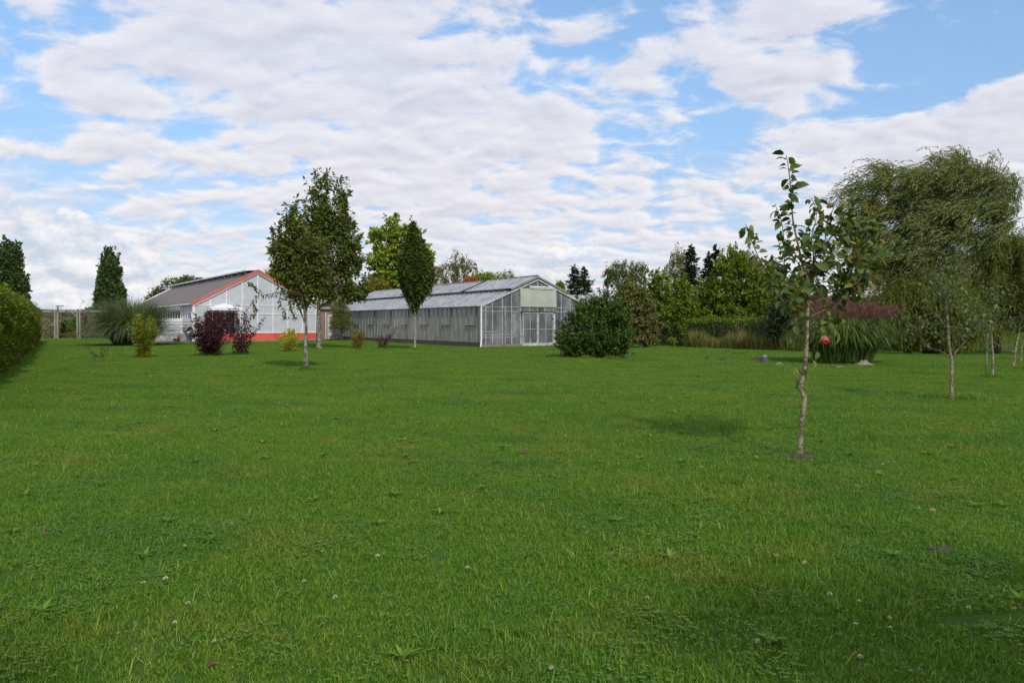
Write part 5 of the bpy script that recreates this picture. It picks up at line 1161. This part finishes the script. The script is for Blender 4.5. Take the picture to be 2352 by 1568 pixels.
# ------------------------------------------------------------------ foreground apple tree
AY = G(1837, 1051).y
def za(zx, zy, dy=0.): return W3((2000 + zx / 1.7036) * .8167, (400 + zy / 1.7036) * .8167, AY + dy)
def leafy(mb, lines, r, tip_r=.0035, leaf_step=.045, Ls=None, dens=1.0):
    """lines: (list of points (world), r0, r1, leaf_from 0..1)"""
    P_ = []; D = []
    for pts, r0, r1, lf in lines:
        pp = spline(pts, 6); n = len(pp); mb.tube(pp, [r0 + (r1 - r0) * (i / (n - 1)) ** .8 for i in range(n)], 7)
        acc = 0; tot = sum((pp[i + 1] - pp[i]).length for i in range(n - 1)); go = 0
        for i in range(n - 1):
            seg = (pp[i + 1] - pp[i]); L = seg.length; go += L
            if go / tot < lf: continue
            acc += L / leaf_step * dens
            while acc > 0:
                acc -= 1; p = pp[i] + seg * r.random(); d = rdir(1, r)[0]; d = unit(d - np.array(seg.normalized()) * np.dot(d, seg.normalized()) * .6 + np.array([0, 0, .1])); 
                st = p + Vector(d) * .03; mb.tube([p, st], .0018, 3, cap=False); P_.append(st); D.append(d)
    return np.array(P_), np.array(D)
def apple_tree():
    b = Vector((za(424, 1515).x, AY, ghf(za(424, 1515).x, AY))); e = empty('apple_tree', b, 'young apple tree with a leaning spotted trunk and one red apple, nearest of all', 'tree', 'young apple trees on the lawn'); o = np.array(b)
    r = np.random.default_rng(130); mb = MB(); tk = MB()
    tp = [(424, 1522), (430, 1400), (440, 1290), (446, 1225), (430, 1175), (448, 1100), (455, 1000), (459, 920), (461, 830), (464, 740), (466, 660)]
    pp = spline([za(x, y) for x, y in tp], 6); n = len(pp); rr = np.linspace(.031, .018, n); rr[:3] = [.044, .037, .033]
    rr = rr * (1 + .08 * np.sin(np.arange(n) * 1.1)); tk.tube(pp, list(rr), 12)
    def ln(pts, dys, r0, r1, lf): 
        k = len(pts); return ([za(x, y, dys * (i / (k - 1))) for i, (x, y) in enumerate(pts)], r0, r1, lf)
    big = [ln([(466, 665), (440, 590), (425, 530), (405, 440), (392, 370), (385, 290), (378, 190), (368, 110), (360, 62)], .1, .018, .003, .12),
           ln([(450, 845), (410, 820), (360, 780), (320, 730), (285, 650), (245, 585), (205, 500), (180, 430), (163, 392)], -.3, .012, .003, .25),
           ln([(455, 745), (400, 690), (352, 640), (350, 570), (352, 500), (342, 410), (325, 340), (308, 305)], .3, .009, .003, .5),
           ln([(466, 690), (500, 640), (530, 600), (545, 500), (552, 400), (585, 320), (605, 275)], -.2, .012, .003, .25),
           ln([(470, 740), (520, 720), (580, 700), (650, 640), (710, 540), (740, 450), (768, 298)], .5, .013, .003, .3),
           ln([(475, 835), (560, 795), (640, 740), (720, 715), (775, 702)], .2, .012, .005, .45),
           ln([(475, 765), (560, 720), (690, 680), (745, 600), (800, 520), (880, 490)], -.5, .012, .003, .35),
           ln([(466, 660), (490, 560), (482, 450), (500, 380), (510, 290)], .4, .010, .003, .3),
           ln([(600, 760), (680, 640), (760, 560), (845, 500)], .6, .007, .003, .3),
           ln([(545, 560), (600, 520), (640, 470), (690, 400)], .1, .006, .003, .2),
           ln([(650, 640), (690, 590), (720, 560), (830, 565)], .3, .006, .003, .2),
           ln([(352, 650), (330, 620), (310, 560), (300, 548)], -.1, .005, .003, .2),
           ln([(400, 690), (340, 660), (300, 600), (260, 560)], .3, .005, .003, .2),
           ln([(545, 500), (500, 480), (470, 470), (455, 430)], -.4, .005, .003, .3),
           ln([(560, 400), (520, 340), (490, 290), (480, 265)], .0, .005, .003, .2),
           ln([(710, 540), (670, 480), (650, 400), (640, 330)], .5, .005, .003, .2),
           ln([(450, 860), (430, 850), (415, 830), (400, 800)], -.2, .005, .003, .3),
           ln([(462, 700), (520, 620), (620, 600), (680, 540)], .5, .006, .003, .3),
           ln([(462, 880), (520, 850), (560, 860), (600, 880)], .2, .005, .003, .35),
           ln([(460, 790), (420, 760), (380, 770), (350, 750)], -.1, .005, .003, .3),
           ln([(640, 740), (620, 700), (600, 640), (560, 600)], .2, .005, .003, .3),
           ln([(570, 720), (640, 660), (700, 640), (790, 620)], .4, .005, .003, .3),
           ln([(467, 650), (520, 520), (600, 420), (640, 340), (700, 290)], .5, .008, .003, .3),
           ln([(600, 450), (680, 430), (760, 420), (800, 400)], .6, .005, .003, .2),
           ln([(640, 740), (700, 690), (760, 660), (800, 640)], .2, .005, .003, .2),
           ln([(440, 600), (400, 560), (380, 520), (375, 480)], -.2, .005, .003, .3),
           ln([(464, 740), (430, 700), (400, 740), (370, 790)], -.3, .005, .003, .2),
           ln([(466, 700), (500, 690), (540, 660), (600, 580), (640, 560)], -.3, .006, .003, .2)]
    big = [(p_, a_, b_, lf_ * .6) for p_, a_, b_, lf_ in big]; P_, D = leafy(mb, big, r, leaf_step=.022)
    # sparse low shoots
    low = [ln([(458, 1015), (485, 1005), (510, 1000)], -.05, .004, .002, .99), ln([(456, 950), (485, 935), (515, 928)], -.1, .005, .003, 1.1), ln([(450, 1090), (478, 1075), (492, 1045)], .05, .003, .002, .99)]
    P2, D2 = leafy(mb, low, r)
    hang = [(402, 1075), (395, 1090), (408, 1140), (465, 1140), (440, 1075), (512, 1005), (492, 1045), (390, 940), (385, 900), (375, 930), (410, 850), (425, 870), (400, 880), (485, 940), (495, 925), (530, 900), (590, 895), (605, 905), (560, 850), (420, 910), (430, 960), (445, 880), (600, 890), (540, 880)]
    P3 = np.array([za(x, y, r.uniform(-.15, .1)) for x, y in hang]); D3 = rdir(len(P3), r) * .5 + np.array([0, 0, -.9])
    for q in P3: 
        a = Vector(q); nr = min(pp, key=lambda c: (c - a).length)
        if (nr - a).length < .4: mb.tube(spline([nr, (nr + a) / 2 + Vector((0, 0, .03)), a], 3), .0025, 4)
    tw = [za(x, y) for x, y in ((600, 880), (560, 860))]
    P_ = np.concatenate([P_, P3]); D = np.concatenate([D + np.array([0, 0, -.25]), D3]); n = len(P_)
    sz = .104 * np.exp(r.normal(size=n) * .22)
    N = unit(rdir(n, r) * .8 + np.array([0, 0, .7])); V, f = leaves(P_, D, N, sz, sz * .62, TA)
    lv = npmesh('leaves', V - o, f, LM['apple'], e, smooth=True)
    for m_ in (mb, tk): m_.v = [tuple(np.array(v) - o) for v in m_.v]
    tk.build('trunk', M['bark_apple'], e, smooth=True); mb.build('branches', M['twig'], e, smooth=True)
    print('apple leaves', n)
    # the apple
    c = za(543, 948, -.1); am = bpy.data.materials.new('apple_skin'); am.use_nodes = True; t = NT(am.node_tree); bs = t.n['Principled BSDF']; bs.inputs['Roughness'].default_value = .35
    oc = t.node('ShaderNodeTexCoord').outputs['Object']; s3 = t.node('ShaderNodeSeparateXYZ'); t.put(s3.inputs[0], oc)
    fz = t.math('ADD', t.math('MULTIPLY', s3.outputs[2], 9), t.noise(oc, 25, 4)); f_ = t.map(fz, .15, .55)
    t.put(bs.inputs['Base Color'], t.mix(f_, (.46, .030, .042), (.20, .26, .04)))
    ea = empty('apple', c, 'single ripe red apple hanging low beside the trunk of the nearest apple tree', 'apple')
    prof = [(0, -.046), (.008, -.047), (.017, -.053), (.028, -.054), (.043, -.044), (.054, -.024), (.058, .0), (.055, .022), (.045, .042), (.030, .050), (.016, .048), (.006, .038), (0, .034)]
    MB().lathe(prof, 28).build('fruit', am, ea, smooth=True)
    cm = MB()
    for k in range(5): 
        a = k * 1.257; cm.tube([(0, 0, -.045), (.008 * math.cos(a), .008 * math.sin(a), -.052), (.013 * math.cos(a), .013 * math.sin(a), -.049)], [.003, .003, .001], 4)
    cm.build('calyx', M['twig_dark'], ea); MB().tube([(0, 0, .036), (.004, 0, .06), (.0, 0, .085)], .003, 6).build('stalk', M['twig'], ea)
    ea.rotation_euler = (R(-62), R(8), 0); ea.scale = (.86, .86, .86)
    # ring of bare soil and litter
    ring = []; rg_ = np.random.default_rng(131); k = 26; vs = [(0, 0, .045)]
    for q in range(1, 4):
        for j in range(k): a = 6.2832 * j / k; rr_ = q * .066 * (1 + .25 * rg_.normal()); vs.append((math.cos(a) * rr_ * 1.2, math.sin(a) * rr_, .045 * (1 - q / 3) + .004 + rg_.random() * .02 * (q < 3)))
    fs = [(0, 1 + j, 1 + (j + 1) % k) for j in range(k)] + [(1 + q * k + j, 1 + (q + 1) * k + j, 1 + (q + 1) * k + (j + 1) % k, 1 + q * k + (j + 1) % k) for q in range(2) for j in range(k)]
    sm_o = MB().add(vs, fs).build('soil_patch', M['soil'], smooth=True); sm_o.location = b; setp(sm_o, 'dark bare soil ring around the foot of the nearest apple tree', 'soil')
apple_tree()

# ------------------------------------------------------------------ young apple trees at the right (traced in a zoom of the photo)
def zy(zx, zy_, Y, dy=0): return W3((2300 + zx / 2.0914) * .8167, (400 + zy_ / 2.0914) * .8167, Y + dy)
def young(name, label, trunk, arms, clumps, r0, seed, leaf=.085, nl=16, spread=.16):
    gp = G((2300 + trunk[0][0] / 2.0914) * .8167, (400 + trunk[0][1] / 2.0914) * .8167); Y = gp.y; r = np.random.default_rng(seed)
    e = empty(name, gp, label, 'tree', 'young apple trees on the lawn'); o = np.array(gp); mb = MB()
    tp = spline([zy(x, y, Y) for x, y in trunk], 5); tp[0] = Vector((tp[0].x, Y, gp.z - .03)); mb.tube(tp, list(np.linspace(r0, r0 * .45, len(tp))), 9)
    nodes = list(tp[len(tp) // 3:]); br = MB()
    for a in arms:
        dy = r.uniform(-.4, .4); p = spline([zy(x, y, Y, dy * i / (len(a) - 1)) for i, (x, y) in enumerate(a)], 5); br.tube(p, list(np.linspace(r0 * .42, r0 * .16, len(p))), 6); nodes += p[3:]
    Ps = []
    for (x, y) in clumps:
        c = zy(x, y, Y, r.uniform(-.4, .4)); nr = min(nodes, key=lambda q: (q - c).length + max(q.z - c.z, 0) * .6); br.tube(spline([nr, (nr + c) / 2 + Vector((0, 0, -.05)), c], 4), list(np.linspace(r0 * .2, .003, 9)), 5)
        m = nl + r.integers(-3, 4); pts = np.array(c) + r.normal(size=(m, 3)) * spread * np.array([1, 1, .7]); Ps.append(pts)
        for q in pts[::2]: br.tube([c, Vector(q)], .0025, 3, cap=False)
        t = r.random(6)[:, None]; Ps.append(np.array(nr) * t + np.array(c) * (1 - t) + r.normal(size=(6, 3)) * .03)
    P_ = np.concatenate(Ps); n = len(P_); sz = leaf * np.exp(r.normal(size=n) * .25)
    V, f = leaves(P_, rdir(n, r) + np.array([0, 0, -.35]), unit(rdir(n, r) + np.array([0, 0, .7])), sz, sz * .6, TL); npmesh('leaves', V - o, f, LM['apple2'], e)
    for m_ in (mb, br): m_.v = [tuple(np.array(v) - o) for v in m_.v]
    mb.build('trunk', M['bark_apple'], e, smooth=True); br.build('branches', M['twig'], e, smooth=True)
young('apple_tree', 'second young apple tree, grafted knot on its trunk, under the big willow', [(790, 1515), (785, 1400), (788, 1300), (772, 1200), (766, 1080), (756, 980), (750, 905)],
      [[(775, 1258), (720, 1228), (668, 1208)], [(795, 1250), (850, 1190), (905, 1125), (960, 1085)], [(765, 1100), (700, 1020), (640, 960)], [(760, 1000), (800, 920), (815, 860)]],
      [(735, 790), (715, 760), (760, 850), (815, 865), (695, 930), (740, 905), (790, 900), (525, 1050), (560, 1080), (630, 1180), (660, 1060), (835, 965), (865, 1080), (905, 970), (945, 1050), (860, 1110), (780, 960), (690, 870), (640, 850), (900, 1060), (720, 830), (680, 1120)], .040, 140)
young('apple_tree', 'third young apple tree back towards the far lawn, staked beside its pale trunk', [(1025, 1388), (1030, 1280), (1024, 1180), (1020, 1100)],
      [[(1030, 1260), (1000, 1220), (970, 1180)], [(1028, 1170), (1090, 1210), (1150, 1235)], [(1020, 1110), (1040, 980), (1045, 880)], [(1022, 1120), (960, 1070), (900, 1040)]],
      [(1020, 1040), (1040, 860), (1060, 900), (990, 1000), (950, 1040), (1085, 1010), (1070, 940), (960, 1090), (900, 1050), (1030, 960), (975, 950), (1000, 1060), (880, 1000)], .042, 141, nl=22)
young('apple_tree', 'leaning thin young apple tree near the right edge with few leaves', [(1148, 1332), (1160, 1240), (1175, 1160), (1186, 1095)],
      [[(1158, 1235), (1110, 1215), (1060, 1200)], [(1180, 1120), (1210, 1080), (1240, 1050)]], [(1130, 1045), (1100, 1060), (1160, 1030), (1190, 1060), (1120, 1200), (1215, 1040), (1170, 1080)], .045, 142, nl=9)
young('apple_tree', 'farthest thin young apple tree cut by the right edge', [(1190, 1300), (1200, 1220), (1208, 1150)], [[(1202, 1200), (1230, 1160), (1250, 1140)]], [(1215, 1120), (1200, 1150), (1240, 1150), (1230, 1090)], .035, 143, nl=9)
sk = G(2277, 868); MBs = MB().tube([(0, 0, 0), (.06, 0, 1.3)], .022, 7).build('stake', M['wood_grey'], smooth=True); MBs.location = sk + Vector((-.16, 0, -.02)); setp(MBs, 'thin wooden stake leaning against the trunk of the third young apple tree', 'stake')

# ------------------------------------------------------------------ small things on the lawn
def mound(name, label, cat, px, py, w_, h_, m, seed, group=None, dpt=.8):
    b = G(px, py); r = np.random.default_rng(seed); Rw = w_ / F * b.y / 2; Hh = h_ / F * b.y; k, q = 22, 6; vs = [(0, 0, Hh)]
    for i in range(1, q + 1):
        for j in range(k):
            a = 6.2832 * j / k; rr = Rw * i / q * (1 + .12 * r.normal()); vs.append((math.cos(a) * rr, math.sin(a) * rr * dpt, max(Hh * (math.cos(i / q * 3.14) * .5 + .5) * (1 + .25 * r.normal()), -.01) if i < q else -.02))
    fs = [(0, 1 + j, 1 + (j + 1) % k) for j in range(k)] + [(1 + i * k + j, 1 + (i + 1) * k + j, 1 + (i + 1) * k + (j + 1) % k, 1 + i * k + (j + 1) % k) for i in range(q - 1) for j in range(k)]
    o = MB().add(vs, fs).build(name, m, smooth=True); o.location = b + Vector((0, 0, .02)); return setp(o, label, cat, group)
MG = 'molehills on the lawn'
mound('molehill', 'small dark molehill, the left one of the two near the thin sapling', 'molehill', 1624, 826, 20, 6, M['soil'], 1, MG)
mound('molehill', 'flatter dark molehill between the leftmost molehill and the thin sapling', 'molehill', 1660, 828, 22, 4.5, M['soil'], 2, MG)
mound('molehill', 'widest dark molehill right beside the grey drum', 'molehill', 1741, 830, 34, 7.5, M['soil'], 3, MG)
mound('molehill', 'pale dried molehill between the grey drum and the nearest apple tree', 'molehill', 1790, 838, 22, 5, M['soil_light'], 4, MG)
mound('molehill', 'low pale patch of earth before the pink plumed grass', 'molehill', 1931, 844, 34, 2.5, M['soil_light'], 5, MG)
mound('stone', 'broad pale pinkish stone lying at the foot of the pink plumed grass', 'stone', 1984, 838, 48, 8, M['stone'], 6)
mound('molehill', 'dark low molehill right of the pale stone', 'molehill', 2022, 832, 30, 3, M['soil'], 7, MG)
mound('molehill', 'bare dark earth hollow in the grass low at the right', 'bare earth', 2160, 1264, 70, 2.2, M['soil'], 8, None, .5)
def drum():
    b = G(1756, 832); k = b.y / F; e = empty('drum', b, 'short grey plastic drum with a round cap standing on the lawn', 'drum')
    MB().lathe([(0, 0), (9 * k, 0), (9.2 * k, .03), (9.0 * k, 12 * k), (8.7 * k, 12.6 * k), (5 * k, 13 * k), (0, 13 * k)], 28).build('body', mat('drum_grey', (.075, .075, .09), .35, (.10, .10, .115), 3), e, smooth=False)
    MB().lathe([(0, 13 * k), (4.6 * k, 13 * k), (4.6 * k, 16.4 * k), (4 * k, 17 * k), (0, 17 * k)], 22).build('cap', mat('cap_grey', (.30, .27, .25), .7), e)
drum()
# white clover heads and daisies
def flower_proto():
    r = np.random.default_rng(150); n = 46; d = rdir(n, r); d[:, 2] = np.abs(d[:, 2]) * 1.1 - .15
    V, f = leaves(d * .004 + [0, 0, .045], d, rdir(n, r), .009, .005, TQ)
    hd = npmesh('head', V, f, leafmat('clover_white', [(0, (.35, .32, .26)), (1, (.60, .62, .62))], .2, gain=1))
    st = MB().tube([(0, 0, 0), (.003, 0, .045)], .0012, 4).build('stem', mat('stem_green', (.06, .12, .03), .6))
    return hd, st
hd, st_ = flower_proto()
near = [(402, 1449), (492, 1490), (698, 1350), (770, 1393), (330, 1355), (380, 1352), (432, 1403), (867, 1297), (740, 1280), (486, 1108), (1073, 1321), (1487, 1391), (1906, 1388), (1973, 1398), (1848, 1313), (2225, 1420),
        (2043, 1438), (2044, 1458), (1965, 1453), (1976, 1535), (1238, 1100), (2330, 1415), (1740, 1495), (945, 968), (767, 955), (710, 945), (379, 965), (345, 1000), (288, 1053), (930, 1017), (2055, 1069), (2040, 1070), (2028, 1078), (2172, 1036), (1610, 1085), (640, 930), (660, 935), (590, 905), (1150, 955), (1190, 960), (1085, 953),
        (890, 930), (520, 915), (170, 905), (245, 967), (1300, 1010), (1480, 950), (2110, 1180), (1400, 930), (1320, 905)]
rf = np.random.default_rng(151)
far_ = [(rf.uniform(20, 2330), 741 + 1600 * 1.75 / rf.uniform(14, 34)) for _ in range(150)]
far_ += [(rf.normal(560, 70), rf.uniform(828, 850)) for _ in range(30)]
for i, (px, py) in enumerate(near + far_):
    g_ = G(px, py); nearf = i < len(near); s = (1.1 if nearf else 1.15) * rf.uniform(.8, 1.25)
    if g_.x < -17 - (g_.y - 25) * .586 or g_.y > 46: continue
    e = bpy.data.objects.new('clover_flower', None); C.objects.link(e); e.location = g_; e.scale = (s, s, s); e.rotation_euler = (0, 0, rf.uniform(0, 6))
    setp(e, 'little white clover head standing in the mown grass', 'flower', 'white clover heads in the lawn')
    h_ = hd.copy(); C.objects.link(h_); h_.parent = e
    if nearf: s_ = st_.copy(); C.objects.link(s_); s_.parent = e
bpy.data.objects.remove(hd); bpy.data.objects.remove(st_)
# fallen leaves
def fallen(px, py, col, label, L=.07, seed=0, name='fallen_leaf', cat='fallen leaf'):
    L = L * .75
    g_ = G(px, py); r = np.random.default_rng(seed); a = r.random() * 6.28
    V, f = leaves(np.zeros((1, 3)), np.array([[math.cos(a), math.sin(a), .25]]), np.array([[r.normal() * .4, r.normal() * .4 - .3, 1.]]), L, L * .6, TA)
    o = npmesh(name, V, f, mat('fallen_%d' % seed, (col[0] * .5, col[1] * .6, col[2] * .6), .8), smooth=True); o.location = g_ + Vector((0, 0, .045)); s = o.modifiers.new('thick', 'SOLIDIFY'); s.thickness = .0015
    return setp(o, label, cat, 'fallen leaves on the lawn')
fallen(112, 1239, (.40, .07, .04), 'red fallen leaf at the lower left of the lawn', .075, 1)
fallen(1786, 1294, (.48, .20, .06), 'orange curled fallen leaf below the nearest apple tree', .07, 2)
fallen(1627, 1030, (.45, .33, .17), 'pale tan fallen leaf left of the nearest apple tree foot', .16, 3)
fallen(1606, 1037, (.22, .08, .04), 'small brown fallen leaf beside the pale tan one', .08, 4)
fallen(1684, 1042, (.28, .10, .05), 'brown red fallen leaf between the tan leaf and the tree foot', .09, 5)
fallen(1213, 1046, (.24, .06, .05), 'dark reddish fallen leaf in the middle of the lawn', .11, 6)
fallen(1570, 1083, (.07, .03, .025), 'blackish fallen leaf, left of a purple one, below the tan leaf', .09, 7)
fallen(1594, 1080, (.16, .04, .05), 'purple fallen leaf next to the blackish one', .08, 8)
fallen(1810, 1170, (.34, .08, .04), 'small red fallen leaf straight below the apple tree foot', .06, 9)
fallen(2134, 1184, (.45, .22, .08), 'light orange fallen leaf at the right of the lawn', .08, 10)
fallen(1261, 1560, (.42, .30, .18), 'tan fallen leaf at the bottom edge of the lawn', .05, 11)
fallen(422, 1270, (.50, .28, .06), 'yellow orange fallen leaf at the lower left of the lawn', .06, 12)
fallen(482, 1543, (.26, .05, .04), 'red brown fallen leaf near the bottom left', .06, 13)
fallen(1868, 1075, (.10, .04, .05), 'dark purple fallen leaf just right of the soil ring', .08, 14)
fallen(2275, 1385, (.40, .30, .16), 'pale beige fallen leaf near the bottom right', .06, 15)
# unseen prototype-free end
